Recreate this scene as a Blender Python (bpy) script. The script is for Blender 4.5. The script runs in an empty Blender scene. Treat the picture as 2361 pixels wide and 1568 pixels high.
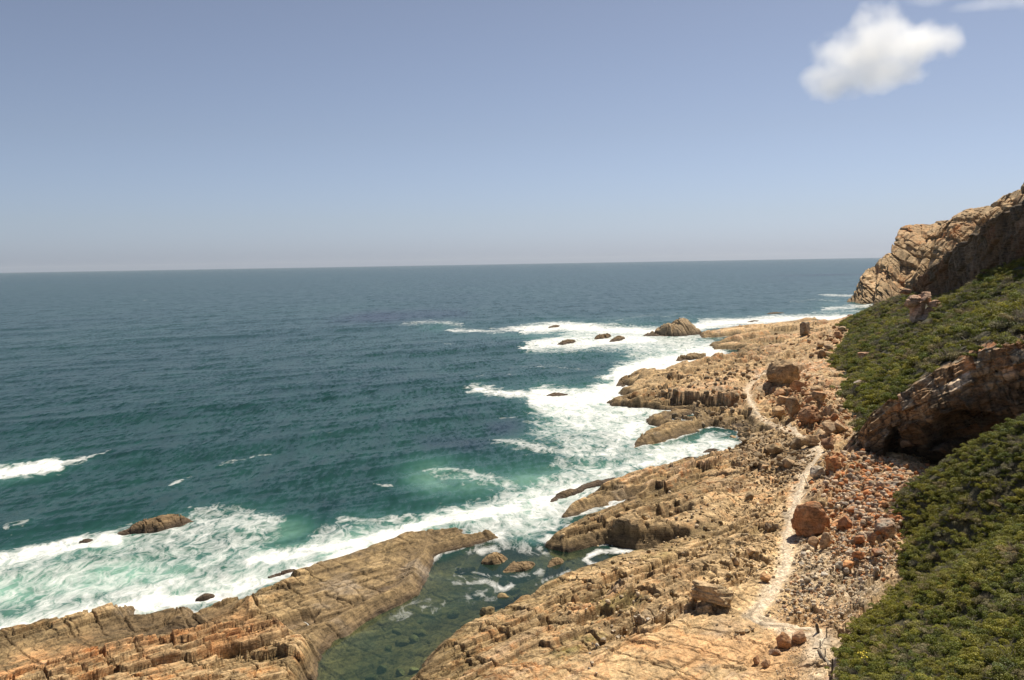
import bpy, math, random
import numpy as np
from mathutils import Vector, Matrix

random.seed(7)
RNG = np.random.default_rng(7)
scene = bpy.context.scene
COL = scene.collection
RAD = math.radians

# ------------------------------------------------------------------ camera
CAM_H = 45.0
F_PX = 887.0                       # focal length in pixels of a 1024 wide picture
PITCH, ROLL = RAD(4.98), RAD(0.98)
fwd = np.array([0, math.cos(PITCH), -math.sin(PITCH)])
rgt = np.array([1.0, 0, 0])
upv = np.cross(rgt, fwd)
rgt, upv = rgt * math.cos(ROLL) - upv * math.sin(ROLL), upv * math.cos(ROLL) + rgt * math.sin(ROLL)
cam_d = bpy.data.cameras.new('camera')
cam = bpy.data.objects.new('camera', cam_d)
COL.objects.link(cam)
M3 = Matrix([[rgt[i], upv[i], -fwd[i]] for i in range(3)])
cam.matrix_world = Matrix.Translation((0, 0, CAM_H)) @ M3.to_4x4()
cam_d.sensor_width = 36
cam_d.lens = F_PX / 1024 * 36
cam_d.clip_start, cam_d.clip_end = 0.5, 90000
scene.camera = cam
EYE = np.array([0, 0, CAM_H])

# ------------------------------------------------------------------ light
SUN_EL, SUN_AZ = RAD(57), RAD(41)
world = bpy.data.worlds.new('World')
scene.world = world
world.use_nodes = True
wn = world.node_tree
bg = wn.nodes['Background']
sky = wn.nodes.new('ShaderNodeTexSky')
sky.sky_type = 'NISHITA'
sky.sun_disc = False
sky.sun_elevation, sky.sun_rotation = SUN_EL, SUN_AZ
sky.altitude = 0
sky.air_density, sky.dust_density, sky.ozone_density = 1.0, 0.6, 4.0
wb = wn.nodes.new('ShaderNodeMix'); wb.data_type = 'RGBA'; wb.blend_type = 'MULTIPLY'; wb.inputs[0].default_value = 1
tcw = wn.nodes.new('ShaderNodeTexCoord'); sxw = wn.nodes.new('ShaderNodeSeparateXYZ'); rw = wn.nodes.new('ShaderNodeValToRGB')   # sea air: paler and mauve towards the horizon
wn.links.new(tcw.outputs['Generated'], sxw.inputs[0]); wn.links.new(sxw.outputs['Z'], rw.inputs[0]); wn.links.new(rw.outputs[0], wb.inputs[7])
el = rw.color_ramp.elements; el[0].position, el[0].color = 0.0, (0.95, 1.14, 1.80, 1); el[1].position, el[1].color = 0.6, (1.12, 1.0, 1.0, 1)
e_ = el.new(0.05); e_.color = (1.05, 1.12, 1.46, 1); e_ = el.new(0.14); e_.color = (1.14, 1.09, 1.22, 1); e_ = el.new(0.3); e_.color = (1.19, 1.06, 1.07, 1)
wn.links.new(sky.outputs[0], wb.inputs[6]); hs = wn.nodes.new('ShaderNodeHueSaturation'); hs.inputs['Saturation'].default_value = 0.80; hs.inputs['Value'].default_value = 1.0
wn.links.new(wb.outputs[2], hs.inputs['Color']); wn.links.new(hs.outputs[0], bg.inputs[0])
bg.inputs[1].default_value = 0.0545
sun_d = bpy.data.lights.new('sun', 'SUN')
sun_d.energy, sun_d.angle, sun_d.color = 5.0, RAD(0.5), (1, 0.92, 0.78)
sun = bpy.data.objects.new('sun', sun_d)
COL.objects.link(sun)
sdir = Vector((math.sin(SUN_AZ) * math.cos(SUN_EL), math.cos(SUN_AZ) * math.cos(SUN_EL), math.sin(SUN_EL)))
sun.rotation_euler = sdir.to_track_quat('Z', 'Y').to_euler()
vs = scene.view_settings
vs.view_transform, vs.look, vs.gamma, vs.use_curve_mapping = 'Standard', 'None', 1, False
vs.exposure = 0.38
cy = scene.cycles
cy.max_bounces, cy.diffuse_bounces, cy.glossy_bounces = 24, 2, 2
cy.transparent_max_bounces, cy.volume_bounces = 12, 20
cy.caustics_reflective = cy.caustics_refractive = False
cy.volume_step_rate, cy.volume_max_steps = 1.0, 256
cy.sample_clamp_indirect = 4

# ------------------------------------------------------------------ picture <-> world (photo measured at 2361 px wide)
K = 2361 / 1024.0
def ray(px, py):
    x, y = px / K - 512, 340 - py / K
    d = fwd * F_PX + rgt * x + upv * y
    return d / d[1]                              # scaled so one unit = one metre forward
def at_z(px, py, z=0.0):
    d = ray(px, py)
    return EYE + d * ((z - CAM_H) / d[2])
def at_y(px, py, Y):
    return EYE + ray(px, py) * Y
def proj(X, Y, Z):
    dx, dy, dz = X, Y, Z - CAM_H
    f = dx * fwd[0] + dy * fwd[1] + dz * fwd[2]
    f = np.maximum(f, 1e-3)
    x = (dx * rgt[0] + dy * rgt[1] + dz * rgt[2]) / f * F_PX
    y = (dx * upv[0] + dy * upv[1] + dz * upv[2]) / f * F_PX
    return (x + 512) * K, (340 - y) * K

# ------------------------------------------------------------------ noise
def _hash(ix, iy, iz, seed):
    h = (ix.astype(np.int64) * 374761393 + iy.astype(np.int64) * 668265263 + iz.astype(np.int64) * 2147483647 + seed * 974711) & 0xFFFFFFFF
    h = ((h ^ (h >> 13)) * 1274126177) & 0xFFFFFFFF
    h = ((h ^ (h >> 16)) * 2246822519) & 0xFFFFFFFF
    return ((h ^ (h >> 15)) & 0xFFFFFF).astype(np.float32) / np.float32(0xFFFFFF)
def h1(k, seed=0, j=None):
    k = np.asarray(k)
    return _hash(k, np.zeros_like(k) if j is None else np.asarray(j), np.zeros_like(k), seed)
def vn2(x, y, seed=0):
    x, y = np.broadcast_arrays(np.asarray(x, np.float32), np.asarray(y, np.float32))
    ix, iy = np.floor(x), np.floor(y)
    fx, fy = x - ix, y - iy
    fx = fx * fx * fx * (fx * (fx * 6 - 15) + 10); fy = fy * fy * fy * (fy * (fy * 6 - 15) + 10)
    z = np.zeros_like(ix)
    a = _hash(ix, iy, z, seed); b = _hash(ix + 1, iy, z, seed)
    c = _hash(ix, iy + 1, z, seed); d = _hash(ix + 1, iy + 1, z, seed)
    return (a + (b - a) * fx) * (1 - fy) + (c + (d - c) * fx) * fy
def fbm2(x, y, o=4, seed=0, g=0.5):
    s, a, t = 0, 1.0, 0
    for i in range(o):
        s = s + a * (vn2(x * 2.03 ** i + i * 17.3, y * 2.03 ** i - i * 9.1, seed + i) - 0.5); t += a; a *= g
    return s / t * 2                              # about -1 .. 1
def vn3(x, y, z, seed=0):
    x, y, z = [np.asarray(v, np.float32) for v in np.broadcast_arrays(x, y, z)]
    i = [np.floor(v) for v in (x, y, z)]
    f = [v - w for v, w in zip((x, y, z), i)]
    f = [v * v * (3 - 2 * v) for v in f]
    r = 0
    for a in (0, 1):
        for b in (0, 1):
            for c in (0, 1):
                w = (f[0] if a else 1 - f[0]) * (f[1] if b else 1 - f[1]) * (f[2] if c else 1 - f[2])
                r = r + w * _hash(i[0] + a, i[1] + b, i[2] + c, seed)
    return r
def fbm3(x, y, z, o=4, seed=0):
    s, a, t = 0, 1.0, 0
    for i in range(o):
        k = 2.03 ** i
        s = s + a * (vn3(x * k + 5 * i, y * k, z * k, seed + i) - 0.5); t += a; a *= 0.5
    return s / t * 2
def sstep(a, b, x):
    t = np.clip((x - a) / (b - a), 0, 1)
    return t * t * (3 - 2 * t)
def lerp(a, b, t): return a + (b - a) * t

# ------------------------------------------------------------------ painted masks, measured on the photo (half size), carried to the ground they lie on
MW, MH = 1320, 900
OX, OY = 60, 20                                  # margin in half pixels
_gx, _gy = np.meshgrid(np.arange(MW) - OX, np.arange(MH) - OY)
def inpoly(X, Y, pts):
    r = np.zeros(np.shape(X), bool)
    n = len(pts)
    for i in range(n):
        (x1, y1), (x2, y2) = pts[i], pts[(i + 1) % n]
        if y1 == y2: continue
        c = ((y1 > Y) != (y2 > Y)) & (X < (x2 - x1) * (Y - y1) / (y2 - y1) + x1)
        r ^= c
    return r
def segdist(X, Y, pts, closed=False):
    d = np.full(np.shape(X), 1e18)
    n = len(pts)
    for i in range(n if closed else n - 1):
        (x1, y1), (x2, y2) = pts[i], pts[(i + 1) % n]
        vx, vy = x2 - x1, y2 - y1
        t = np.clip(((X - x1) * vx + (Y - y1) * vy) / (vx * vx + vy * vy + 1e-9), 0, 1)
        d = np.minimum(d, (X - x1 - t * vx) ** 2 + (Y - y1 - t * vy) ** 2)
    return np.sqrt(d)
def blur(m, r):
    for ax in (0, 1):
        for _ in range(3):
            n = max(1, int(r * 0.6)); w = 2 * n + 1
            p = np.pad(m, [(n + 1, n) if a == ax else (0, 0) for a in (0, 1)], mode='edge')
            c = np.cumsum(p, axis=ax)
            m = (np.take(c, np.arange(w, c.shape[ax]), ax) - np.take(c, np.arange(0, c.shape[ax] - w), ax)) / w
    return m
def new_map(): return np.zeros((MH, MW), np.float64)
def box(pts, pad):
    a = np.array(pts) / 2
    x0, y0 = np.maximum(a.min(0) - pad + (OX, OY), 0).astype(int); x1, y1 = (a.max(0) + pad + (OX, OY)).astype(int)
    return slice(min(y0, MH - 1), min(y1 + 1, MH)), slice(min(x0, MW - 1), min(x1 + 1, MW)), a
def paint(m, pts, val, soft=4, mode='max'):
    sy, sx, a = box(pts, soft * 3 + 2)
    k = inpoly(_gx[sy, sx], _gy[sy, sx], a).astype(float)
    if soft: k = blur(k, soft)
    _mix(m, sy, sx, k, val, mode)
def stroke(m, pts, width, val, soft=3, mode='max'):
    sy, sx, a = box(pts, width + soft * 2 + 2)
    d = segdist(_gx[sy, sx], _gy[sy, sx], a)
    k = 1 - sstep(width / 2 - soft, width / 2 + soft, d)
    _mix(m, sy, sx, k, val, mode)
def _mix(m, sy, sx, k, val, mode):
    if mode == 'max': m[sy, sx] = np.maximum(m[sy, sx], k * val)
    elif mode == 'add': m[sy, sx] += k * val
    else: m[sy, sx] = m[sy, sx] * (1 - k) + val * k
def sample(m, px, py):
    x = np.clip(px / 2 + OX, 0, MW - 1.001); y = np.clip(py / 2 + OY, 0, MH - 1.001)
    ix, iy = x.astype(int), y.astype(int); fx, fy = x - ix, y - iy
    return (m[iy, ix] * (1 - fx) + m[iy, ix + 1] * fx) * (1 - fy) + (m[iy + 1, ix] * (1 - fx) + m[iy + 1, ix + 1] * fx) * fy

# ------------------------------------------------------------------ mesh and tag helpers
def tag(o, label=None, cat=None, group=None, kind=None):
    for k, v in (('label', label), ('category', cat), ('group', group), ('kind', kind)):
        if v: o[k] = v
    return o
def mesh_np(name, V, F, mats, colors=None, attrs=None, smooth=False):
    me = bpy.data.meshes.new(name)
    V = np.asarray(V, np.float32).reshape(-1, 3); F = np.asarray(F, np.int32)
    k = F.shape[1]
    me.vertices.add(len(V)); me.vertices.foreach_set('co', V.ravel())
    me.loops.add(F.size); me.loops.foreach_set('vertex_index', F.ravel())
    me.polygons.add(len(F)); me.polygons.foreach_set('loop_start', np.arange(len(F), dtype=np.int32) * k)
    if smooth: me.polygons.foreach_set('use_smooth', np.ones(len(F), bool))
    me.update(calc_edges=True)
    if colors is not None:
        a = me.attributes.new('Col', 'FLOAT_COLOR', 'POINT')
        c = np.ones((len(V), 4), np.float32); c[:, :3] = colors
        a.data.foreach_set('color', c.ravel())
    for n, v in (attrs or {}).items():
        a = me.attributes.new(n, 'FLOAT', 'POINT'); a.data.foreach_set('value', np.asarray(v, np.float32).ravel())
    for m in (mats if isinstance(mats, (list, tuple)) else [mats]): me.materials.append(m)
    return me
def obj(name, me, parent=None, loc=None):
    o = bpy.data.objects.new(name, me); COL.objects.link(o)
    if parent: o.parent = parent
    if loc is not None: o.location = loc
    return o
def grid_faces(nr, nc, keep=None):
    i = np.arange(nr * nc).reshape(nr, nc)
    f = np.stack([i[:-1, :-1], i[:-1, 1:], i[1:, 1:], i[1:, :-1]], -1).reshape(-1, 4)
    return f if keep is None else f[keep.reshape(-1)]

# ------------------------------------------------------------------ materials
def mat(name):
    m = bpy.data.materials.new(name); m.use_nodes = True
    nt = m.node_tree; b = nt.nodes['Principled BSDF']
    return m, nt, b
def nd(nt, t, **kw):
    n = nt.nodes.new(t)
    for k, v in kw.items():
        if k in n.inputs: n.inputs[k].default_value = v
        else: setattr(n, k, v)
    return n
def math_n(nt, op, a, b=None, clamp=False):
    n = nt.nodes.new('ShaderNodeMath'); n.operation = op; n.use_clamp = clamp
    for i, v in enumerate((a, b)):
        if v is None: continue
        if isinstance(v, (int, float)): n.inputs[i].default_value = v
        else: nt.links.new(v, n.inputs[i])
    return n.outputs[0]
def mix_c(nt, fac, a, b, mode='MIX'):
    n = nt.nodes.new('ShaderNodeMix'); n.data_type = 'RGBA'; n.blend_type = mode
    for i, v in ((0, fac), (6, a), (7, b)):
        if isinstance(v, (int, float)): n.inputs[i].default_value = v
        elif isinstance(v, tuple): n.inputs[i].default_value = (*v, 1)
        else: nt.links.new(v, n.inputs[i])
    return n.outputs[2]
def ramp(nt, fac, stops):
    n = nt.nodes.new('ShaderNodeValToRGB')
    e = n.color_ramp.elements
    while len(e) < len(stops): e.new(0.5)
    for x, (p, c) in zip(e, stops): x.position = p; x.color = (*c, 1) if len(c) == 3 else c
    nt.links.new(fac, n.inputs[0])
    return n.outputs[0]
def noise(nt, vec, scale, detail=4, rough=0.55, dist=0):
    n = nd(nt, 'ShaderNodeTexNoise', Scale=scale, Detail=detail, Roughness=rough, Distortion=dist)
    if vec is not None: nt.links.new(vec, n.inputs['Vector'])
    return n.outputs[0]
def coords(nt, scale=(1, 1, 1), rotz=0, kind='Position'):
    if kind == 'Position': v = nd(nt, 'ShaderNodeNewGeometry').outputs['Position']
    else: v = nd(nt, 'ShaderNodeTexCoord').outputs[kind]
    m = nd(nt, 'ShaderNodeMapping'); m.inputs['Scale'].default_value = scale; m.inputs['Rotation'].default_value = (0, 0, rotz)
    nt.links.new(v, m.inputs['Vector'])
    return m.outputs[0]
STRIKE = RAD(43)                                  # bearing of the rock beds, right of forward
def rock_material(name, k=1.0, bump=0.12, tint=None, local=False):
    """vertex colour of the stone, varied by fine grain, lichen stains and bedding streaks"""
    m, nt, b = mat(name)
    kind = 'Object' if local else 'Position'
    p = coords(nt, kind=kind)
    at = nd(nt, 'ShaderNodeAttribute', attribute_name='Col')
    n1 = noise(nt, p, 0.9 * k, 6, 0.65)
    n2 = noise(nt, p, 5.5 * k, 5, 0.7)
    st = noise(nt, coords(nt, (2.2 * k, 0.35 * k, 3.0 * k), STRIKE, kind), 1.0, 5, 0.65, 0.6)
    v = math_n(nt, 'ADD', math_n(nt, 'MULTIPLY', n1, 0.9), math_n(nt, 'ADD', math_n(nt, 'MULTIPLY', n2, 0.8), math_n(nt, 'MULTIPLY', st, 0.7)))
    f = ramp(nt, v, [(0.80 / 2.4, (0, 0, 0)), (1.55 / 2.4, (1, 1, 1))]) if False else None
    lay = noise(nt, coords(nt, (0.25 * k, 0.25 * k, 5.5 * k), 0, kind), 1.0, 4, 0.7, 0.5)
    v = math_n(nt, 'ADD', v, math_n(nt, 'MULTIPLY', math_n(nt, 'SUBTRACT', lay, 0.5), 0.7))
    s = math_n(nt, 'ADD', math_n(nt, 'MULTIPLY', math_n(nt, 'SUBTRACT', v, 1.2), 2.5), 0.97)
    s = math_n(nt, 'MAXIMUM', math_n(nt, 'MINIMUM', s, 1.5), 0.32)
    cb = nd(nt, 'ShaderNodeCombineXYZ')
    for i in range(3): nt.links.new(s, cb.inputs[i])
    c = mix_c(nt, 1.0, at.outputs['Color'], cb.outputs[0], 'MULTIPLY')
    or_ = ramp(nt, noise(nt, p, 0.35 * k, 5, 0.7), [(0.5, (0, 0, 0)), (0.68, (1, 1, 1))])
    om = nd(nt, 'ShaderNodeAttribute', attribute_name='rust')
    c = mix_c(nt, math_n(nt, 'MULTIPLY', or_, om.outputs['Fac']), c, mix_c(nt, 1.0, c, (1.05, 0.62, 0.33), 'MULTIPLY'))
    if tint: c = mix_c(nt, 1.0, c, tint, 'MULTIPLY')
    nt.links.new(c, b.inputs['Base Color'])
    b.inputs['Roughness'].default_value = 0.88
    b.inputs['Specular IOR Level'].default_value = 0.25
    bp = nd(nt, 'ShaderNodeBump', Strength=0.9, Distance=bump / k)
    nt.links.new(math_n(nt, 'ADD', math_n(nt, 'MULTIPLY', n2, 0.6), math_n(nt, 'ADD', math_n(nt, 'MULTIPLY', st, 0.8), math_n(nt, 'MULTIPLY', lay, 1.3))), bp.inputs['Height'])
    nt.links.new(bp.outputs[0], b.inputs['Normal'])
    return m
M_rock = rock_material('coast sandstone')
M_far = rock_material('headland sandstone', 0.16, 0.1)
M_cliff = rock_material('cliff sandstone', 0.5, 0.1)
M_boulder = rock_material('boulder stone', 0.9, 0.08, local=False)

# ------------------------------------------------------------------ bedding: tilted beds broken by joints
SU, CU = math.sin(STRIKE), math.cos(STRIKE)
def uv(X, Y): return X * CU - Y * SU, X * SU + Y * CU      # u across the beds (inland), v along them
def strata(X, Y, b, seed=1, amp=1.0, res=0.15, far=0.0):
    """height of a surface b weathered into tilted beds: long ramps that end in broken steps along the strike"""
    u, v = uv(X, Y)
    wig = 1.5 * fbm2(u / 30, v / 55, 3, seed + 3) + 0.4 * fbm2(u / 6, v / 12, 3, seed + 5) + 1.2 * b * 0.35
    z = b.copy(); tint = 0; groove = 0
    for S, R, Lj, e, s in ((21.0, 2.0, 15.0, 0.08, 7), (8.5, 1.15, 6.0, 0.03, 11), (3.1, 0.74, 2.8, 0.05, 23), (1.15, 0.36, 1.5, 0.10, 41), (0.42, 0.10, 0.8, 0.3, 57)):
        wt = np.clip((S / res - 4.5) / 5, 0, 1) * (far if S > 20 else 1)
        if np.max(wt) <= 0: continue
        col = np.floor(u / (2.3 * S))
        jq = v / Lj + 9 * h1(col, seed + s) + 0.5 * fbm2(u / (1.5 * S), v / (4 * Lj), 2, seed + s)
        j = np.floor(jq); fq = jq - j
        uu = u + wig + S * ((0.42 if S > 2 else .18) * (h1(j, seed + s + 1, col) - 0.5) + 0.09 * fbm2(u / (.6 * S), v / (.5 * S), 2, seed + s + 2))
        q = uu / S; q = q + 0.32 * np.sin(q * 1.7 + seed + s) + 0.2 * np.sin(q * 0.61)
        k = np.floor(q); f = q - k
        jj = np.floor(v / (Lj * (1.2 + 1.6 * h1(k, seed + s + 3))) + 13 * h1(k, seed + s + 4) + .25 * fbm2(u / S, v / S, 2, seed + s + 14))
        hb = h1(k, seed + s + 7, jj)
        run = fbm2(k * 7.3, v / (Lj * 6), 2, seed + s + 6)
        Rk = R * (0.45 + 0.9 * h1(k, seed + s + 5)) * (0.75 + 0.6 * run)
        e2 = e * (0.6 + 1.4 * h1(j, seed + s + 9, k))
        e2 = np.clip(np.maximum(e2, 1.7 * res / S), 0, .5)
        ramp_ = np.where(f < 1 - e2, f / (1 - e2), (1 - f) / e2)
        dz = Rk * (ramp_ - 0.5) + (hb - 0.5) * 0.75 * R - 0.8 * R * (hb < .12) * (f > .35)
        gap = np.minimum(fq, 1 - fq) * Lj < 0.035 * S ** .7 * (1 + h1(j, seed + s + 12))
        dz = dz - gap * (h1(k, seed + s + 13, j) > .35) * 0.55 * R
        z = z + dz * amp * wt
        tint = tint + ((hb - 0.5) * 0.6 + (h1(k, seed + s + 2) - 0.5) * 0.7) * (0.8 if S > 1 else .4)
        groove = np.maximum(groove, gap * wt * (S > 1) * 1.0)
        if S > 1: groove = np.maximum(groove, .8 * sstep(1 - 1.2 * e2, 1 - .3 * e2, f) * (Rk > .6 * R))
    z = z + (0.14 * fbm2(X / 2.4, Y / 2.4, 2, seed + 69) + 0.07 * fbm2(X / 1.1, Y / 1.1, 2, seed + 70) * np.clip(.4 / res - .3, 0, 1)) * (0.4 + 0.6 * amp)
    return z, tint, groove

# ------------------------------------------------------------------ the shore line (photo points at sea level)
SHORE = [(0, 1474), (60, 1463), (140, 1446), (240, 1424), (305, 1410), (298, 1436), (440, 1408), (452, 1416), (440, 1432), (565, 1392), (572, 1380), (640, 1354),
    (760, 1308), (860, 1270), (930, 1246), (1000, 1234), (1068, 1224), (1066, 1234), (1010, 1250), (1080, 1244), (1140, 1236), (1150, 1246), (1060, 1268),
    (1005, 1288), (985, 1326), (960, 1368), (900, 1404), (850, 1428), (790, 1464), (762, 1478), (742, 1508), (724, 1540), (716, 1575), (705, 1610),
    (880, 1625), (960, 1566), (985, 1524), (1035, 1478), (1090, 1448), (1135, 1432), (1210, 1396), (1245, 1368), (1310, 1340), (1380, 1312), (1440, 1296), (1500, 1282), (1570, 1262),
    (1540, 1262), (1470, 1266), (1390, 1256), (1310, 1272), (1256, 1262), (1262, 1250), (1310, 1226), (1308, 1214), (1400, 1184), (1470, 1152), (1462, 1148), (1390, 1170), (1300, 1194), (1310, 1180), (1350, 1152),
    (1420, 1116), (1530, 1086), (1600, 1066), (1660, 1050), (1712, 1036), (1706, 1010), (1690, 990), (1640, 984), (1580, 1002), (1520, 1018), (1462, 1030), (1480, 1012), (1545, 986),
    (1500, 982), (1494, 966), (1530, 954), (1600, 966), (1630, 962), (1590, 950), (1500, 944), (1412, 938), (1404, 928), (1450, 916), (1426, 908), (1480, 896), (1428, 886),
    (1430, 874), (1470, 866), (1520, 868), (1545, 852), (1590, 848), (1640, 838), (1690, 818), (1720, 806), (1650, 806), (1636, 797), (1690, 784), (1740, 772), (1700, 776), (1620, 780), (1610, 772), (1640, 764), (1740, 757),
    (1800, 748), (1885, 736), (1884, 742), (1850, 752), (1900, 748), (1990, 738)]
SHORE_W = [tuple(at_z(*p)[:2]) for p in SHORE]
x0, y0 = SHORE_W[0]
SHORE_W = [(x0 - 80 * SU - 6, y0 - 80 * CU)] + SHORE_W + [(260, 640), (1400, 700), (1400, 10), (-40, 5)]
FOOT = [(1990, 736, 5), (1940, 782, 6), (1893, 830, 6), (1885, 860, 6), (1910, 910, 6), (1930, 950, 6), (1990, 1010, 6)]
FOOT_W = [tuple(at_z(*p)[:2]) for p in FOOT]
FOOT_W += [(66, 166), (64, 148), (58, 118), (50, 98), (44, 80), (38, 60)]

LOW = new_map()                                   # ledges that the waves keep low and flat
for pl in ([(560, 1400), (760, 1300), (1000, 1225), (1150, 1230), (1150, 1256), (1000, 1340), (900, 1415), (760, 1475), (640, 1445), (560, 1420)], [(-120, 1480), (0, 1465), (310, 1400), (570, 1385), (600, 1430), (540, 1440), (300, 1480), (60, 1540), (-120, 1590)]): paint(LOW, pl, .62, 7)
LIFT = new_map()
paint(LIFT, [(-120, 1625), (60, 1560), (300, 1500), (540, 1448), (620, 1440), (735, 1490), (705, 1545), (680, 1620), (650, 1700), (-120, 1700)], 1.15, 4, 'add')
paint(LIFT, [(1285, 1262), (1360, 1228), (1500, 1190), (1640, 1140), (1700, 1150), (1660, 1210), (1540, 1250), (1420, 1268)], 1.7, 5, 'add')
paint(LIFT, [(1400, 1370), (1560, 1310), (1700, 1262), (1780, 1290), (1640, 1345), (1480, 1402)], 1.3, 5, 'add')
paint(LIFT, [(1420, 930), (1500, 900), (1600, 880), (1700, 875), (1690, 905), (1560, 925), (1480, 945)], 1.6, 4, 'add')
paint(LIFT, [(1480, 868), (1600, 858), (1720, 850), (1710, 870), (1560, 892), (1460, 890)], 1.8, 3, 'add')
paint(LIFT, [(1600, 935), (1700, 915), (1760, 935), (1690, 965), (1610, 968)], 1.5, 4, 'add')
paint(LIFT, [(612, 1422), (640, 1402), (700, 1385), (738, 1384), (720, 1410), (650, 1432)], -1.3, 3, 'add')      # pools
paint(LIFT, [(1490, 1206), (1530, 1190), (1590, 1178), (1600, 1186), (1540, 1206)], -2.6, 2, 'add')
paint(LIFT, [(1340, 1480), (1410, 1440), (1520, 1405), (1530, 1418), (1450, 1450), (1380, 1482)], -1.0, 4, 'add')
SMOOTH = new_map()                                # bare slabs with little stepping
paint(SMOOTH, [(1130, 1600), (1330, 1500), (1560, 1440), (1700, 1395), (1740, 1420), (1880, 1460), (1840, 1600)], 0.48, 10)
paint(SMOOTH, [(1790, 1385), (1900, 1345), (1960, 1360), (1900, 1420), (1770, 1425)], 0.6, 8)
PATH = [(1779, 842), (1776, 856), (1748, 874), (1724, 894), (1722, 908), (1729, 928), (1742, 948), (1768, 964), (1800, 978), (1838, 1000), (1872, 1020), (1893, 1042), (1884, 1060), (1864, 1082), (1852, 1108),
        (1842, 1140), (1828, 1182), (1818, 1225), (1812, 1262), (1814, 1300), (1800, 1338), (1776, 1378), (1750, 1408), (1734, 1428), (1760, 1440), (1830, 1444), (1878, 1450), (1892, 1470), (1884, 1498)]
PATH_W = [tuple(at_z(px, py, 3.6 + (2 if py > 1440 else 0))[:2]) for px, py in PATH]

def shelf_height(X, Y):
    ins = inpoly(X, Y, SHORE_W)
    ds = segdist(X, Y, SHORE_W, True) * np.where(ins, 1, -1)
    ds = ds + 0.7 * fbm2(X / 3.5, Y / 3.5, 3, 5) * np.clip(Y / 150, .5, 2)
    df = segdist(X, Y, FOOT_W)
    inlet = ((X - 1.05 * Y) > -160) * (Y < 150) * 1.0
    land = 0.45 + 1.25 * sstep(0, 1.8, ds) + 2.5 * (1 - np.exp(-np.maximum(ds, 0) / 16.0))
    inl = sstep(10, 24, ds)
    land = land + inl * 4.2 * np.exp(-(df / 13.0) ** 2)
    sea_ = 0.25 - 0.55 * sstep(0, 0.8, -ds) - (2.6 - 1.1 * inlet) * (1 - np.exp(np.minimum(ds, 0) / 4.5)) - np.minimum(0.02 * np.maximum(-ds - 10, 0), 3)
    b = np.where(ds > 0, land, sea_)
    px, py = proj(X, Y, b)
    lift = sample(LIFT, px, py)
    b = b - 0.75 * sample(LOW, px, py) * sstep(0.5, 4, ds) * 2.9
    b = b + lift * np.where(lift > 0, sstep(-1, 2.5, ds), 1)
    dp = segdist(X, Y, PATH_W)
    amp = (0.25 + 0.75 * sstep(-1.0, 4.0, ds)) * (1 - sample(SMOOTH, px, py)) * (1 - sample(LOW, px, py))
    amp = amp * (0.06 + 0.94 * sstep(0.8, 3.0, dp)) * (1 - 0.4 * inl * np.exp(-(df / 12.0) ** 2))
    amp = amp * (0.5 + 0.8 * vn2(X / 22, Y / 22, 91)) * (1 + .7 * sstep(160, 240, Y))
    sm_ = sample(SMOOTH, px, py)
    z, tint, groove = strata(X, Y, b, amp=amp * 1.0, res=0.115 * (Y / 100) ** 1.62, far=sstep(150, 240, Y) * (.3 + .7 * sstep(0, 6, ds)))
    groove = groove * (1 - .8 * np.clip(sm_ / .7, 0, 1))
    fl_ = 0.45 + .5 * vn2(X / 3, Y / 3, 35) + .25 * np.minimum(ds / 6, 1)
    dry = sstep(4.0, 9, ds) * (lift > -.25)
    z = z + dry * 0.5 * (np.sqrt((fl_ - z) ** 2 + .04) + (fl_ - z))
    rub = sstep(1.2, 4, dp) * inl * np.exp(-(df / 16.0) ** 2)
    z = z + rub * (0.9 * fbm2(X / 2.6, Y / 2.6, 4, 31) + 0.4 * fbm2(X / .7, Y / .7, 2, 33))
    return dict(z=z, b=b, ds=ds, df=df, dp=dp, tint=tint, groove=groove, lift=lift, inl=inl)

# view-graded grid: fine near, coarse far
NC, NR = 1400, 1350
S_ = np.linspace(-0.70, 0.74, NC)
P_ = 0.62
Yr = np.linspace(70 ** -P_, 640 ** -P_, NR) ** (-1 / P_)
SX = S_[None, :] * Yr[:, None]; SY = np.repeat(Yr[:, None], NC, 1)
SH = shelf_height(SX, SY)
SZ = SH['z']
def shelf_z(X, Y, arr=None):
    arr = SZ if arr is None else arr
    X, Y = np.asarray(X, float), np.asarray(Y, float)
    c = np.clip((X / Y - S_[0]) / (S_[1] - S_[0]), 0, NC - 1.001)
    r = np.clip((Y ** -P_ - 70 ** -P_) / (640 ** -P_ - 70 ** -P_) * (NR - 1), 0, NR - 1.001)
    ic, ir = c.astype(int), r.astype(int); fc, fr = c - ic, r - ir
    return (arr[ir, ic] * (1 - fc) + arr[ir, ic + 1] * fc) * (1 - fr) + (arr[ir + 1, ic] * (1 - fc) + arr[ir + 1, ic + 1] * fc) * fr

# ------------------------------------------------------------------ colour of the shelf
C = lambda *a: np.array(a, np.float32)
TAN, ORANGE, OCHRE, WET, CREAM, PINK, GREY, MUSSEL, MOSS, DRY = (C(.53, .37, .195), C(.50, .265, .115), C(.285, .20, .092), C(.105, .072, .038),
    C(.58, .485, .36), C(.47, .30, .19), C(.27, .225, .175), C(.045, .032, .024), C(.13, .125, .022), C(.33, .24, .16))
def cm(a, b, t): return a + (b - a) * np.clip(t, 0, 1)[..., None]
ZONE_O, ZONE_C, ZONE_G, ZONE_M = new_map(), new_map(), new_map(), new_map()
paint(ZONE_O, [(-120, 1560), (200, 1470), (560, 1408), (640, 1450), (500, 1510), (300, 1620), (-120, 1700)], 0.9, 10)
paint(ZONE_O, [(1200, 1600), (1420, 1490), (1620, 1440), (1740, 1440), (1900, 1490), (1850, 1600)], 0.55, 16)
paint(ZONE_O, [(1740, 1440), (1820, 1400), (1960, 1385), (2010, 1430), (1900, 1480), (1800, 1480)], 0.5, 10)
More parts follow.
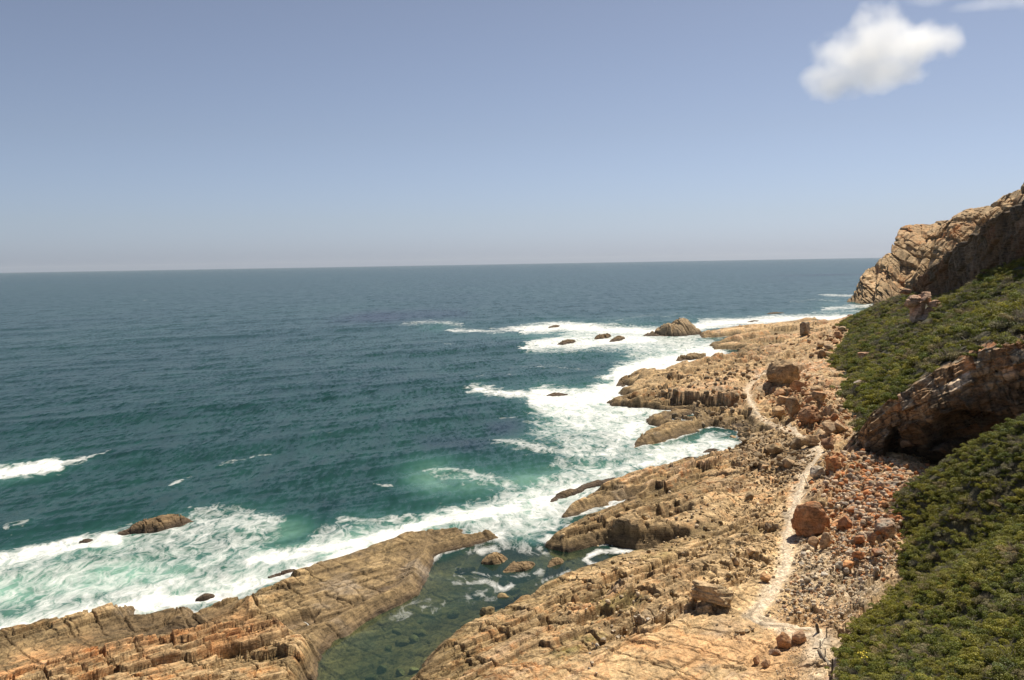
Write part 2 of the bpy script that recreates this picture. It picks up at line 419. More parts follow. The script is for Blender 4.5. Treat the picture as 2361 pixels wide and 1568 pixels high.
paint(ZONE_O, [(1900, 1130), (2120, 1080), (2120, 1180), (2060, 1330), (1930, 1300)], 0.75, 14)
paint(ZONE_O, [(1780, 880), (1900, 830), (1960, 960), (1990, 1100), (1900, 1040)], 0.7, 14)
paint(ZONE_O, [(1840, 770), (1980, 735), (1990, 760), (1890, 830)], 0.8, 8)
paint(ZONE_C, [(1840, 1230), (1960, 1290), (2070, 1310), (1960, 1420), (1840, 1360)], 0.8, 14)
paint(ZONE_C, [(1460, 1415), (1560, 1395), (1640, 1390), (1580, 1420), (1480, 1440)], 0.6, 6)
paint(ZONE_C, [(1840, 1490), (1930, 1440), (1990, 1440), (1930, 1600), (1850, 1600)], 0.5, 10)
paint(ZONE_G, [(1650, 985), (1800, 990), (1900, 1050), (1800, 1100), (1700, 1060)], 0.7, 12)
paint(ZONE_G, [(1640, 1420), (1740, 1440), (1720, 1470), (1650, 1470)], 0.5, 8)
paint(ZONE_M, [(1240, 1500), (1330, 1470), (1420, 1440), (1400, 1470), (1290, 1520)], 0.75, 6)
paint(ZONE_M, [(1330, 1390), (1420, 1360), (1500, 1370), (1480, 1400), (1380, 1420)], 0.55, 8)
paint(ZONE_M, [(1470, 1280), (1540, 1258), (1560, 1275), (1500, 1300)], 0.6, 6)
ZONE_B = new_map()
for pl in ([(560, 1390), (1140, 1236), (1000, 1330), (900, 1410), (760, 1480), (620, 1420)], [(-120, 1500), (300, 1410), (570, 1400), (560, 1412), (200, 1474), (-120, 1580)], [(1250, 1265), (1480, 1100), (1720, 1035), (1740, 1090), (1640, 1170), (1500, 1280)],
           [(960, 1570), (1130, 1435), (1420, 1310), (1560, 1290), (1500, 1380), (1250, 1470), (1050, 1600)], [(1400, 930), (1640, 800), (1880, 740), (1720, 830), (1680, 960), (1480, 1030)]): paint(ZONE_B, pl, .58, 12)
paint(ZONE_B, [(-120, 1480), (300, 1405), (580, 1385), (600, 1415), (540, 1428), (200, 1462), (-120, 1540)], 1.0, 8)
def shelf_colour(X, Y, H):
    z, ds, df, dp, b = H['z'], H['ds'], H['df'], H['dp'], H['b']
    px, py = proj(X, Y, z)
    n = fbm2(X / 9, Y / 9, 5, 201); n2 = fbm2(X / 2.2, Y / 2.2, 4, 202); n3 = fbm2(X / 34, Y / 34, 3, 203)
    c = cm(np.broadcast_to(OCHRE, X.shape + (3,)), TAN, sstep(1.6, 3.4, z + 0.8 * n + 0.05 * ds + 0.5 * H['tint']))
    c = cm(c, PINK, 0.5 * sstep(-.1, .6, n3 + 0.5 * H['tint']) * sstep(2.0, 3.4, z))
    c = cm(c, C(.235, .165, .08), sample(ZONE_B, px, py) * sstep(-.75, .35, n + .5 * n2 - .25 * (z - 2)))
    c = cm(c, ORANGE, sample(ZONE_O, px, py) * sstep(-.45, .5, n + .6 * n2 + .4 * H['tint']))
    c = cm(c, CREAM, sample(ZONE_C, px, py) * (.55 + .5 * n2))
    c = cm(c, GREY, sample(ZONE_G, px, py) * sstep(-.5, .5, n2))
    rub = H['inl'] * np.exp(-(df / 14.0) ** 2)
    c = cm(c, CREAM, 0.45 * rub * sstep(-.2, .5, n2))
    c = cm(c, CREAM, 0.7 * (1 - sstep(0.5, 1.7, dp + .8 * n2)))
    wet = 1 - sstep(0.9, 2.7, z + 0.6 * n + 0.4 * n2 + .06 * ds)
    c = cm(c, WET * 1.75, wet * 0.8)
    c = cm(c, MUSSEL * 1.3, (1 - sstep(0.25, 0.8, z + 0.3 * n2)) * sstep(-.6, .3, n) * 0.85)
    c = cm(c, MOSS, sample(ZONE_M, px, py) * sstep(-.3, .4, n2))
    c = cm(c, OCHRE * 1.1, (z < -0.1) * 0.7 * np.ones_like(z))
    c = cm(c, GREY * .9, .55 * sstep(.25, .8, fbm2(X / 5, Y / 5, 4, 207) + .35 * H['tint']))
    c = c * (1 + 0.24 * np.clip(H['tint'], -1.2, 1.2) + 0.16 * n2)[..., None]
    c = cm(c, WET * 1.2, .55 * H['groove'])
    return np.clip(c, .012, .8), np.clip(0.6 + n3, 0, 1) * sstep(1.2, 2.6, z)
SC, SRUST = shelf_colour(SX, SY, SH)
me = mesh_np('rock_shelf', np.stack([SX, SY, SZ], -1), grid_faces(NR, NC), M_rock, SC.reshape(-1, 3), {'rust': SRUST})
tag(obj('rock_shelf', me), 'tan and ochre shelf of tilted sandstone beds running along the sea', 'rock shelf', None, 'structure')

# ground far below everything else on land and sea bed out to the sides
def ground_hit(px, py, dz=0.0, zf=None):
    """where the sight line through a photo point meets the shelf"""
    d = ray(px, py)
    t = np.linspace(60, 640, 6000)
    P = EYE[None] + d[None] * t[:, None]
    h = shelf_z(P[:, 0], P[:, 1]) if zf is None else zf(P[:, 0], P[:, 1])
    k = np.argmax(P[:, 2] < h + dz)
    return P[k]

# ------------------------------------------------------------------ sea
FOAM, TURQ, CALM = new_map(), new_map(), new_map()
# wide fields of churned water
paint(FOAM, [(-130, 1330), (0, 1285), (150, 1262), (275, 1225), (440, 1172), (560, 1158), (690, 1192), (640, 1240), (600, 1270), (700, 1225), (800, 1190), (950, 1180), (1050, 1152), (1200, 1120), (1300, 1085), (1420, 1050), (1440, 1120), (1300, 1200), (1250, 1260), (1060, 1260), (760, 1330), (560, 1400), (300, 1450), (-130, 1530)], 0.64, 14)
paint(FOAM, [(950, 1080), (1000, 1060), (1100, 1090), (1240, 1100), (1300, 1040), (1150, 1015), (1240, 990), (1180, 960), (1300, 930), (1400, 880), (1500, 1000), (1700, 1000), (1720, 1036), (1500, 1090), (1300, 1150), (1150, 1130), (1050, 1120)], 0.6, 12)
paint(FOAM, [(1180, 930), (1300, 905), (1410, 860), (1500, 850), (1640, 820), (1560, 990), (1460, 1030), (1300, 1010), (1240, 960)], 0.78, 10)
paint(FOAM, [(1200, 800), (1280, 780), (1300, 750), (1450, 745), (1620, 760), (1640, 790), (1600, 830), (1400, 815), (1260, 815)], 0.7, 8)
# dense white
paint(FOAM, [(1480, 1030), (1580, 1000), (1640, 985), (1715, 1005), (1715, 1040), (1600, 1068), (1500, 1090)], .8, 7)
paint(FOAM, [(1080, 1160), (1200, 1110), (1320, 1060), (1480, 1030), (1520, 1085), (1400, 1130), (1310, 1200), (1260, 1255), (1150, 1240), (1070, 1225)], .72, 12)
paint(FOAM, [(1440, 780), (1560, 785), (1650, 800), (1660, 830), (1560, 850), (1440, 860)], .66, 7)
stroke(FOAM, [(-130, 1115), (0, 1092), (70, 1080), (140, 1066)], 15, 0.98, 5); stroke(FOAM, [(140, 1066), (215, 1055)], 7, 0.85, 4)
stroke(FOAM, [(-60, 1075), (60, 1068), (130, 1062)], 5, 0.7, 3)
stroke(FOAM, [(505, 1068), (560, 1056), (616, 1041)], 4, 0.72, 3); stroke(FOAM, [(404, 1112), (430, 1102), (454, 1092)], 5, 0.72, 3)
stroke(FOAM, [(20, 1216), (50, 1208), (90, 1195)], 8, 0.58, 4); stroke(FOAM, [(180, 1248), (240, 1232), (300, 1215)], 6, 0.6, 4)
stroke(FOAM, [(-60, 1308), (0, 1292), (120, 1270), (200, 1250), (290, 1238)], 24, 0.9, 10)
stroke(FOAM, [(-60, 1360), (60, 1330), (160, 1300), (260, 1280), (330, 1262)], 12, 0.62, 8)
stroke(FOAM, [(-130, 1490), (0, 1462), (140, 1432), (320, 1400), (420, 1376), (520, 1362), (600, 1330)], 22, 0.98, 10)
stroke(FOAM, [(0, 1440), (200, 1400), (400, 1340), (560, 1330), (640, 1300)], 26, 0.74, 12)
stroke(FOAM, [(592, 1284), (700, 1268), (800, 1252), (900, 1232), (1000, 1200), (1120, 1188), (1250, 1160), (1320, 1128)], 24, 1.0, 10)
stroke(FOAM, [(620, 1330), (700, 1310), (800, 1284), (900, 1256)], 18, 0.95, 8)
stroke(FOAM, [(780, 1196), (860, 1195), (930, 1188)], 10, 0.72, 6)
stroke(FOAM, [(440, 1178), (520, 1196), (640, 1198)], 10, 0.68, 6); stroke(FOAM, [(330, 1262), (450, 1250), (560, 1216), (650, 1205)], 12, 0.72, 8)
stroke(FOAM, [(1300, 1128), (1400, 1084), (1500, 1062), (1620, 1046), (1700, 1030)], 13, 0.86, 8)
stroke(FOAM, [(1350, 1150), (1430, 1110)], 14, 0.8, 7); stroke(FOAM, [(1280, 1200), (1380, 1170), (1470, 1150)], 7, 0.85, 4); stroke(FOAM, [(1220, 1240), (1300, 1215), (1312, 1200)], 12, 0.7, 7)
stroke(FOAM, [(1085, 896), (1160, 906), (1250, 912), (1330, 905), (1400, 890)], 10, 0.98, 6)
stroke(FOAM, [(1250, 920), (1340, 926), (1420, 906), (1440, 870), (1540, 838), (1640, 815)], 34, 1.0, 14)
stroke(FOAM, [(1300, 960), (1400, 960), (1490, 958)], 16, 0.8, 9); stroke(FOAM, [(1150, 1020), (1230, 1035), (1330, 1046), (1410, 1030), (1480, 1000)], 12, 0.78, 7)
stroke(FOAM, [(1440, 1004), (1490, 976)], 16, 0.95, 8); stroke(FOAM, [(1150, 962), (1205, 958)], 3, 0.85, 2.5)
stroke(FOAM, [(975, 1078), (1040, 1085), (1110, 1105), (1180, 1110)], 10, 0.62, 6); stroke(FOAM, [(830, 1060), (850, 1048)], 6, 0.5, 4)
stroke(FOAM, [(930, 747), (1000, 742), (1060, 748)], 7, 0.66, 4); stroke(FOAM, [(1040, 760), (1120, 762), (1190, 757)], 5, 0.9, 3.5)
stroke(FOAM, [(1200, 760), (1290, 752), (1380, 757), (1450, 762), (1540, 764)], 11, 0.98, 5)
stroke(FOAM, [(1215, 797), (1300, 790), (1370, 788), (1450, 784), (1500, 786)], 12, 0.98, 6); stroke(FOAM, [(1310, 806), (1380, 800)], 8, .8, 5)
stroke(FOAM, [(1480, 800), (1600, 800), (1640, 792)], 8, 0.62, 5)
stroke(FOAM, [(1170, 850), (1260, 846), (1350, 855)], 4, 0.62, 3); stroke(FOAM, [(1180, 870), (1220, 866)], 4, .5, 3)
stroke(FOAM, [(1560, 760), (1650, 748), (1740, 742), (1820, 736), (1900, 734), (1995, 732)], 10, 0.96, 4.5)
stroke(FOAM, [(1610, 742), (1720, 738), (1800, 730)], 8, 0.85, 4)
stroke(FOAM, [(1400, 742), (1480, 728), (1600, 722)], 5, 0.5, 3.5); stroke(FOAM, [(1540, 730), (1590, 734)], 3, .65, 3)
stroke(FOAM, [(1830, 696), (1880, 690), (1930, 694)], 3.5, .6, 2.5); stroke(FOAM, [(1900, 680), (1950, 682), (1990, 680)], 3.5, .85, 2.2); stroke(FOAM, [(1890, 712), (1950, 708), (2020, 702)], 5, .85, 3); stroke(FOAM, [(1870, 722), (1960, 718), (2010, 714)], 4, .6, 3)
for x, y, w in ((1020, 793, 10), (1036, 793, 8), (1112, 872, 10), (82, 869, 8), (730, 993, 9), (700, 1045, 5), (880, 1122, 18), (1270, 711, 4), (960, 620, 4), (340, 692, 6), (1218, 1052, 9), (600, 640, 4), (420, 880, 6), (1120, 905, 8), (140, 1190, 8), (760, 1000, 6)):
    stroke(FOAM, [(x - w, y + w * .12), (x + w, y - w * .12)], max(1.6, w * .28), 0.7, 2)
# the calm inlet
paint(CALM, [(716, 1610), (724, 1540), (760, 1480), (850, 1430), (960, 1370), (1000, 1300), (1110, 1255), (1250, 1262), (1380, 1262), (1580, 1255), (1580, 1270), (1400, 1320), (1200, 1410), (1040, 1490), (960, 1580), (880, 1660)], 1.0, 5)
FOAM *= 1 - 0.94 * CALM
stroke(FOAM, [(1050, 1345), (1120, 1342), (1160, 1362), (1180, 1350)], 9, 0.8, 6); stroke(FOAM, [(1090, 1320), (1130, 1330), (1200, 1330)], 8, 0.66, 5)
stroke(FOAM, [(905, 1412), (960, 1390), (1030, 1378), (1120, 1370)], 14, 0.5, 10); stroke(FOAM, [(1340, 1288), (1380, 1272), (1450, 1268), (1480, 1286)], 7, 0.9, 4)
stroke(FOAM, [(1340, 1288), (1370, 1302)], 8, .85, 4); stroke(FOAM, [(1230, 1350), (1310, 1318), (1400, 1300)], 8, 0.52, 6); stroke(FOAM, [(1160, 1250), (1240, 1262)], 16, 0.62, 8)
stroke(FOAM, [(1080, 1268), (1180, 1262), (1260, 1275)], 14, .66, 10); stroke(FOAM, [(1040, 1330), (1140, 1335), (1240, 1318)], 16, .56, 10); stroke(FOAM, [(900, 1425), (980, 1400), (1100, 1372), (1220, 1345)], 24, .5, 14)
stroke(FOAM, [(1030, 1300), (1080, 1310), (1060, 1330)], 10, .5, 7); stroke(FOAM, [(1550, 1262), (1580, 1266)], 5, .8, 3)
FOAMB = np.where(CALM > .3, FOAM, .8 * FOAM + .2 * np.minimum(1, 1.25 * blur(FOAM, 7)))
paint(TURQ, [(-130, 1350), (0, 1310), (160, 1290), (300, 1270), (400, 1280), (560, 1240), (600, 1270), (400, 1360), (100, 1400), (-130, 1430)], 1.0, 20)
paint(TURQ, [(560, 1245), (650, 1190), (760, 1195), (700, 1250), (620, 1275)], 0.75, 14)
paint(TURQ, [(880, 1100), (980, 1045), (1120, 1080), (1300, 1050), (1420, 1060), (1300, 1140), (1150, 1140), (980, 1150)], 0.85, 22)
paint(TURQ, [(1220, 960), (1340, 970), (1500, 980), (1450, 1040), (1240, 1040)], 0.6, 14)
paint(TURQ, [(1060, 768), (1180, 765), (1300, 768), (1290, 790), (1180, 780)], 0.7, 6)
paint(TURQ, [(1300, 815), (1420, 812), (1500, 820), (1460, 838), (1340, 830)], 0.45, 7)
paint(TURQ, [(930, 752), (1040, 742), (1090, 752), (1000, 764)], 0.6, 5)
paint(TURQ, [(1440, 745), (1540, 730), (1640, 735), (1560, 752)], 0.4, 6)
TURQ = np.maximum(TURQ, blur(np.clip(FOAM, 0, 1), 13) * 0.95) * (1 - 0.8 * CALM)
DEEP = new_map()
paint(DEEP, [(740, 740), (860, 720), (1060, 716), (1100, 726), (1000, 736), (860, 742)], 1.0, 6)
paint(DEEP, [(1100, 985), (1180, 965), (1240, 970), (1160, 1000)], 0.9, 7); paint(DEEP, [(960, 1005), (1060, 1000), (1160, 1020), (1080, 1045), (980, 1040)], 0.6, 8)
paint(DEEP, [(700, 1250), (800, 1205), (900, 1200), (800, 1240)], .7, 6)

NCs, NRs = 1150, 1150
Ss = np.linspace(-0.78, 0.78, NCs)
dd = np.concatenate([np.linspace(1 / 82, 1 / 900, 900), np.linspace(1 / 900, 1 / 30000, NRs - 899)[1:]])
Ys = 1 / dd
WX = Ss[None] * Ys[:, None]; WY = np.repeat(Ys[:, None], NCs, 1)
pxs, pys = proj(WX, WY, np.zeros_like(WX))
near = WY < 640
depth = np.full(WX.shape, 8.0)
kz = shelf_z(WX, np.minimum(WY, 639))
depth[near] = np.maximum(-kz[near], -0.5)
wamp = np.clip(WY / 60, 1.5, 9)
wx_ = wamp * (fbm2(WX / 11, WY / 11, 4, 311) + .5 * fbm2(WX / 3, WY / 3, 3, 313)); wy_ = 1.5 * wamp * (fbm2(WX / 11, WY / 11, 4, 321) + .5 * fbm2(WX / 3, WY / 3, 3, 323))
wx_, wy_ = wx_ * (1 - .7 * sample(CALM, pxs, pys)), wy_ * (1 - .7 * sample(CALM, pxs, pys))
foam = sample(FOAMB, *proj(WX + wx_, WY + wy_, np.zeros_like(WX))); turq = sample(TURQ, pxs, pys); calm = sample(CALM, pxs, pys); deep = sample(DEEP, pxs, pys)
edge = (1 - sstep(0.2, 1.7, depth)) * (1 - calm) * near * (pys > 700)
foam = np.maximum(foam, edge * 0.78)
foam = np.clip(foam + 0.10 * fbm2(WX / 9, WY / 9, 3, 301) * (foam > .05), 0, 1)
CR = RAD(58)
wu, wv = WX * math.cos(CR) - WY * math.sin(CR), WX * math.sin(CR) + WY * math.cos(CR)
resol = WY ** 2 / 40000 + 1e-3                    # row spacing: waves that the sheet cannot carry fade out
def wav(L, A, s):
    return A * (fbm2(wu / L, wv / (L * 3.2), 2, s)) * np.clip(L / 3 / resol, 0, 1)
swell = wav(30, 1.0, 401) + wav(11, 0.5, 402) + wav(5, 0.2, 403) + wav(2.2, 0.10, 404)
swell = swell * (1 - 0.93 * calm) * (0.35 + 0.65 * sstep(0.3, 4, depth)) + 0.35 * foam * near * (1 - calm) * (0.5 + fbm2(WX / 2.5, WY / 2.5, 3, 409))
WZ = swell * (WY < 6000) 
opac = np.clip(1 - np.exp(-np.maximum(depth + WZ * .5, 0.02) * (0.46 + 2.2 * (1 - calm))), 0.05, 1)
opac[~near] = 1

m, nt, b = mat('sea water'); M_sea = m
L = nt.links
A_ = lambda n: nd(nt, 'ShaderNodeAttribute', attribute_name=n).outputs['Fac']
geo = nd(nt, 'ShaderNodeNewGeometry')
afoam, aturq, acalm, aop, adeep = A_('foam'), A_('turq'), A_('calm'), A_('opac'), A_('deep')
rot = -CR
pw = coords(nt, (1, 0.32, 1), CR)
# wavelet tilt from noise colours
def nrm_noise(scale, detail, k):
    n = nd(nt, 'ShaderNodeTexNoise', Scale=scale, Detail=detail, Roughness=0.62); L.new(pw, n.inputs['Vector'])
    s = nd(nt, 'ShaderNodeVectorMath', operation='SUBTRACT'); L.new(n.outputs['Color'], s.inputs[0]); s.inputs[1].default_value = (.5, .5, .5)
    t = nd(nt, 'ShaderNodeVectorMath', operation='MULTIPLY'); L.new(s.outputs[0], t.inputs[0]); t.inputs[1].default_value = (k, k, 0)
    return t.outputs[0]
def vadd(a, c):
    n = nd(nt, 'ShaderNodeVectorMath', operation='ADD'); L.new(a, n.inputs[0]); L.new(c, n.inputs[1]); return n.outputs[0]
tl = vadd(nrm_noise(0.9, 5, 0.75), nrm_noise(0.14, 4, 0.45))
sc = nd(nt, 'ShaderNodeVectorMath', operation='SCALE'); L.new(tl, sc.inputs[0]); L.new(math_n(nt, 'SUBTRACT', 1.0, math_n(nt, 'MULTIPLY', acalm, 0.88)), sc.inputs['Scale'])
nn = nd(nt, 'ShaderNodeVectorMath', operation='NORMALIZE'); L.new(vadd(geo.outputs['Normal'], sc.outputs[0]), nn.inputs[0])
# body colour
big = noise(nt, coords(nt, (0.006, 0.0022, 1), CR), 1.0, 4, 0.6)
chop = noise(nt, pw, 0.25, 6, 0.7)
body = mix_c(nt, ramp(nt, big, [(0.35, (0, 0, 0)), (0.65, (1, 1, 1))]), (0.009, 0.037, 0.037), (0.013, 0.048, 0.043))
body = mix_c(nt, ramp(nt, chop, [(0.35, (0, 0, 0)), (0.7, (1, 1, 1))]), mix_c(nt, 1.0, body, (0.75, 0.77, 0.8), 'MULTIPLY'), mix_c(nt, 1.0, body, (1.25, 1.3, 1.2), 'MULTIPLY'))
body = mix_c(nt, adeep, body, (0.010, 0.017, 0.034))
body = mix_c(nt, math_n(nt, 'MULTIPLY', acalm, 0.7), body, (0.024, 0.048, 0.031))
tn = noise(nt, coords(nt, (0.09, 0.045, 1), CR), 1.0, 5, 0.6, 0.8)
tq = math_n(nt, 'MULTIPLY', math_n(nt, 'MULTIPLY', aturq, 1.02), math_n(nt, 'ADD', tn, 0.45), True)
body = mix_c(nt, tq, body, ramp(nt, tq, [(0.0, (0.012, 0.065, 0.058)), (0.5, (0.05, 0.15, 0.115)), (1, (0.20, 0.36, 0.28))]))
# foam lace
fw = nd(nt, 'ShaderNodeTexNoise', Scale=0.16, Detail=4); fw.inputs['Distortion'].default_value = 0.5
L.new(coords(nt), fw.inputs['Vector'])
fv = nd(nt, 'ShaderNodeVectorMath', operation='MULTIPLY_ADD'); L.new(fw.outputs['Color'], fv.inputs[0]); fv.inputs[1].default_value = (5, 5, 0); L.new(coords(nt), fv.inputs[2])
mp = nd(nt, 'ShaderNodeMapping'); mp.inputs['Rotation'].default_value = (0, 0, CR); mp.inputs['Scale'].default_value = (1, 0.45, 1); L.new(fv.outputs[0], mp.inputs[0])
na = noise(nt, mp.outputs[0], 0.28, 7, 0.68, 1.2)
rid = math_n(nt, 'ABSOLUTE', math_n(nt, 'SUBTRACT', noise(nt, mp.outputs[0], 0.42, 5, 0.62, 0.8), 0.5))
lace = math_n(nt, 'ADD', math_n(nt, 'MULTIPLY', na, 1.25), math_n(nt, 'MULTIPLY', rid, 1.9))          # low on filaments
th = math_n(nt, 'ADD', math_n(nt, 'MULTIPLY', afoam, 1.2), 0.10)
ff = math_n(nt, 'MULTIPLY', math_n(nt, 'SUBTRACT', th, math_n(nt, 'SUBTRACT', lace, 0.05)), 1.55, True)
# stray whitecap flecks out at sea
fl = math_n(nt, 'MULTIPLY', math_n(nt, 'SUBTRACT', noise(nt, coords(nt, (0.55, 0.2, 1), CR), 1.0, 3, 0.55), 0.775), 14.0, True)
fl = math_n(nt, 'MULTIPLY', fl, math_n(nt, 'SUBTRACT', 1.0, acalm))
ff = math_n(nt, 'MAXIMUM', ff, math_n(nt, 'MULTIPLY', fl, 0.7))
L.new(body, b.inputs['Base Color']); b.inputs['IOR'].default_value = 1.33; b.inputs['Roughness'].default_value = 0.22
b.inputs['Specular IOR Level'].default_value = 0.07
L.new(nn.outputs[0], b.inputs['Normal'])
tr = nd(nt, 'ShaderNodeBsdfTransparent'); tr.inputs[0].default_value = (0.72, 0.85, 0.74, 1)
gl = nd(nt, 'ShaderNodeBsdfGlossy', Roughness=0.06); L.new(nn.outputs[0], gl.inputs['Normal'])
fr = nd(nt, 'ShaderNodeFresnel', IOR=1.33); L.new(nn.outputs[0], fr.inputs['Normal'])
clr = nd(nt, 'ShaderNodeMixShader'); L.new(fr.outputs[0], clr.inputs[0]); L.new(tr.outputs[0], clr.inputs[1]); L.new(gl.outputs[0], clr.inputs[2])
mx = nd(nt, 'ShaderNodeMixShader'); L.new(aop, mx.inputs[0]); L.new(clr.outputs[0], mx.inputs[1]); L.new(b.outputs[0], mx.inputs[2])
fd = nd(nt, 'ShaderNodeBsdfDiffuse'); fd.inputs[0].default_value = (0.74, 0.74, 0.715, 1)
bpf = nd(nt, 'ShaderNodeBump', Strength=0.6, Distance=0.5); L.new(na, bpf.inputs['Height']); L.new(bpf.outputs[0], fd.inputs['Normal'])
mf = nd(nt, 'ShaderNodeMixShader'); L.new(ff, mf.inputs[0]); L.new(mx.outputs[0], mf.inputs[1]); L.new(fd.outputs[0], mf.inputs[2])
L.new(mf.outputs[0], nt.nodes['Material Output'].inputs['Surface'])
me = mesh_np('sea', np.stack([WX, WY, WZ], -1), grid_faces(NRs, NCs), M_sea, None, {'foam': foam, 'turq': turq, 'calm': calm, 'opac': opac, 'deep': deep}, smooth=True)
tag(obj('sea', me), 'dark teal sea with white surf breaking along the rocky shore', 'sea', None, 'structure')

# ------------------------------------------------------------------ thin plate surfaces through measured points
def tps(pts):
    P = np.array([(p[0], p[1]) for p in pts]) / 100; zv = np.array([p[2] for p in pts])
    n = len(P)
    def U(r2): return np.where(r2 > 1e-12, r2 * np.log(r2 + 1e-12), 0)
    r2 = ((P[:, None] - P[None]) ** 2).sum(-1)
    Am = np.zeros((n + 3, n + 3)); Am[:n, :n] = U(r2) + 2e-3 * np.eye(n); Am[:n, n] = 1; Am[:n, n + 1:] = P; Am[n, :n] = 1; Am[n + 1:, :n] = P.T
    w = np.linalg.solve(Am, np.concatenate([zv, np.zeros(3)]))
    def f(X, Y):
        X, Y = np.asarray(X) / 100, np.asarray(Y) / 100
        r = w[n] + w[n + 1] * X + w[n + 2] * Y
        for i in range(n): r = r + w[i] * U((X - P[i, 0]) ** 2 + (Y - P[i, 1]) ** 2)
        return r
    return f
def pz(px, py, z): return tuple(at_z(px, py, z))
def py_(px, py, Y): return tuple(at_y(px, py, Y))

# cave cliff line (world), runs from the beach up to the right
CA = at_z(1915, 1082, 4.5)[:2]; CB = CA + np.array([64.0, -43.0])
def on_plane(px, py, A, B):
    d = ray(px, py); t = B - A
    nx, ny = -t[1], t[0]
    k = ((A[0]) * nx + A[1] * ny) / (d[0] * nx + d[1] * ny)
    return EYE + d * k
def line_side(X, Y, A, B):                         # > 0 on the far side
    t = (B - A) / np.linalg.norm(B - A)
    return -(X - A[0]) * t[1] + (Y - A[1]) * t[0]
ctop = [on_plane(px, py, CA, CB) for px, py in ((1915, 1062), (1935, 1040), (1955, 1015), (1972, 1000), (1985, 985), (2000, 962), (2035, 932), (2062, 915), (2100, 890), (2150, 862), (2200, 840), (2250, 815), (2290, 800), (2330, 797), (2361, 789), (2440, 765), (2560, 740))]
cta = np.array([np.hypot(*(p[:2] - CA)) * (1 if (p[:2] - CA) @ (CB - CA) > 0 else -1) for p in ctop]); ctz = np.array([p[2] for p in ctop])

HB = [pz(1990, 736, 4), pz(1940, 782, 5), pz(1893, 830, 5.5), pz(1885, 860, 5.5), pz(1910, 910, 5.5), pz(1930, 950, 5.5), pz(1962, 1005, 5.5),
      py_(2361, 690, 198), py_(2361, 590, 285), py_(2250, 660, 310), py_(2150, 705, 340), py_(2200, 690, 315), py_(2095, 682, 430), py_(2060, 692, 490), py_(2022, 715, 530),
      py_(2000, 800, 305), py_(2100, 800, 255), py_(2200, 760, 230), py_(2000, 880, 228), py_(2100, 845, 186), py_(2200, 810, 172), py_(2300, 770, 162), py_(2280, 720, 208)]
HB += [(p[0] * 1.0, p[1], p[2] - 0.3) for p in ctop[4:]]
HB += [(CA[0] - 5, CA[1] - 2, -2), (CA[0] + 2, CA[1] + 6, 2), (CA[0] - 6, CA[1] + 8, -1)]
HB += [(p[0] - 14, p[1] - 2, -2) for p in HB[:6]] + [(230, 640, -4), (300, 560, 30), (240, 300, 70), (170, 200, 52), (150, 165, 42), (190, 430, 26), (215, 380, 40)]
fB = tps(HB)
def hill_z(X, Y, detail=True, open_=True):
    z = fB(X, Y)
    if not open_: return z + .5 * fbm2(X / 7, Y / 7, 3, 501) + 0.25 * fbm2(X / 2.2, Y / 2.2, 3, 503)
    ta = (CB - CA) / np.linalg.norm(CB - CA); aa = (X - CA[0]) * ta[0] + (Y - CA[1]) * ta[1]
    z = np.where((line_side(X, Y, CA, CB) < 1.5 + 10.5 * sstep(0, 14, aa)) & (aa > -14), -6.0, z)
    if detail: z = z + 0.5 * fbm2(X / 7, Y / 7, 3, 501) + 0.25 * fbm2(X / 2.2, Y / 2.2, 3, 503)
    return z
def graded(smin, smax, ya, yb, nc, nr, p=0.62):
    s = np.linspace(smin, smax, nc); y = np.linspace(ya ** -p, yb ** -p, nr) ** (-1 / p)
    return s[None] * y[:, None], np.repeat(y[:, None], nc, 1)
m, nt, b = mat('scrub soil')
M_soil = m
p = coords(nt)
c = ramp(nt, noise(nt, p, 0.5, 6, 0.65), [(0.3, (.030, .034, .012)), (0.5, (.050, .046, .020)), (0.66, (.09, .07, .038)), (0.82, (.26, .19, .12))])
nt.links.new(c, b.inputs['Base Color']); b.inputs['Roughness'].default_value = 0.95
bp = nd(nt, 'ShaderNodeBump', Strength=1.0, Distance=0.3); nt.links.new(noise(nt, p, 2.5, 5), bp.inputs['Height']); nt.links.new(bp.outputs[0], b.inputs['Normal'])
X, Y = graded(0.30, 0.95, 130, 640, 320, 420)
Z = hill_z(X, Y)
tag(obj('hillside', mesh_np('hillside', np.stack([X, Y, Z], -1), grid_faces(*X.shape), M_soil)), 'scrub covered slope rising from the boulders to the dark rock wall', 'hillside', None, 'structure')

# near bank, bottom right
HC = [pz(1940, 1575, 9.5), pz(1955, 1500, 7), pz(2005, 1425, 6.2), pz(2045, 1335, 5.2), pz(2085, 1275, 5.4), pz(2020, 1200, 5.0), pz(2105, 1108, 6.5),
      py_(2361, 972, 112), py_(2290, 1004, 116), py_(2200, 1062, 122), py_(2150, 1088, 130), py_(2361, 1250, 80), py_(2361, 1568, 52), py_(2361, 1400, 64),
      py_(2200, 1300, 97), py_(2250, 1130, 105), py_(2120, 1500, 74), py_(2050, 1568, 70), py_(2150, 1200, 112)]
HC += [(68, 140, 3), (88, 134, 5), (110, 126, 10), (78, 132, 6)]
HC += [(p[0] - 9, p[1] - 1.5, p[2] - 6.5) for p in HC[:6]] + [(60, 60, 30), (75, 85, 30), (34, 40, 26), (90, 110, 30)]
fC = tps(HC)
def bank_z(X, Y, detail=True):
    z = fC(X, Y)
    if detail: z = z + 0.35 * fbm2(X / 5, Y / 5, 3, 521) + 0.2 * fbm2(X / 1.6, Y / 1.6, 3, 523)
    return z
X, Y = graded(0.26, 0.95, 34, 160, 420, 460)
Z = bank_z(X, Y)
px, py = proj(X, Y, Z)
d_ = segdist(px, py, [(2010, 1410), (1960, 1478), (1940, 1530), (1925, 1600), (1900, 1700)]); ins_ = (px < np.interp(py, [1380, 1410, 1478, 1530, 1600], [2030, 2010, 1960, 1940, 1925]))
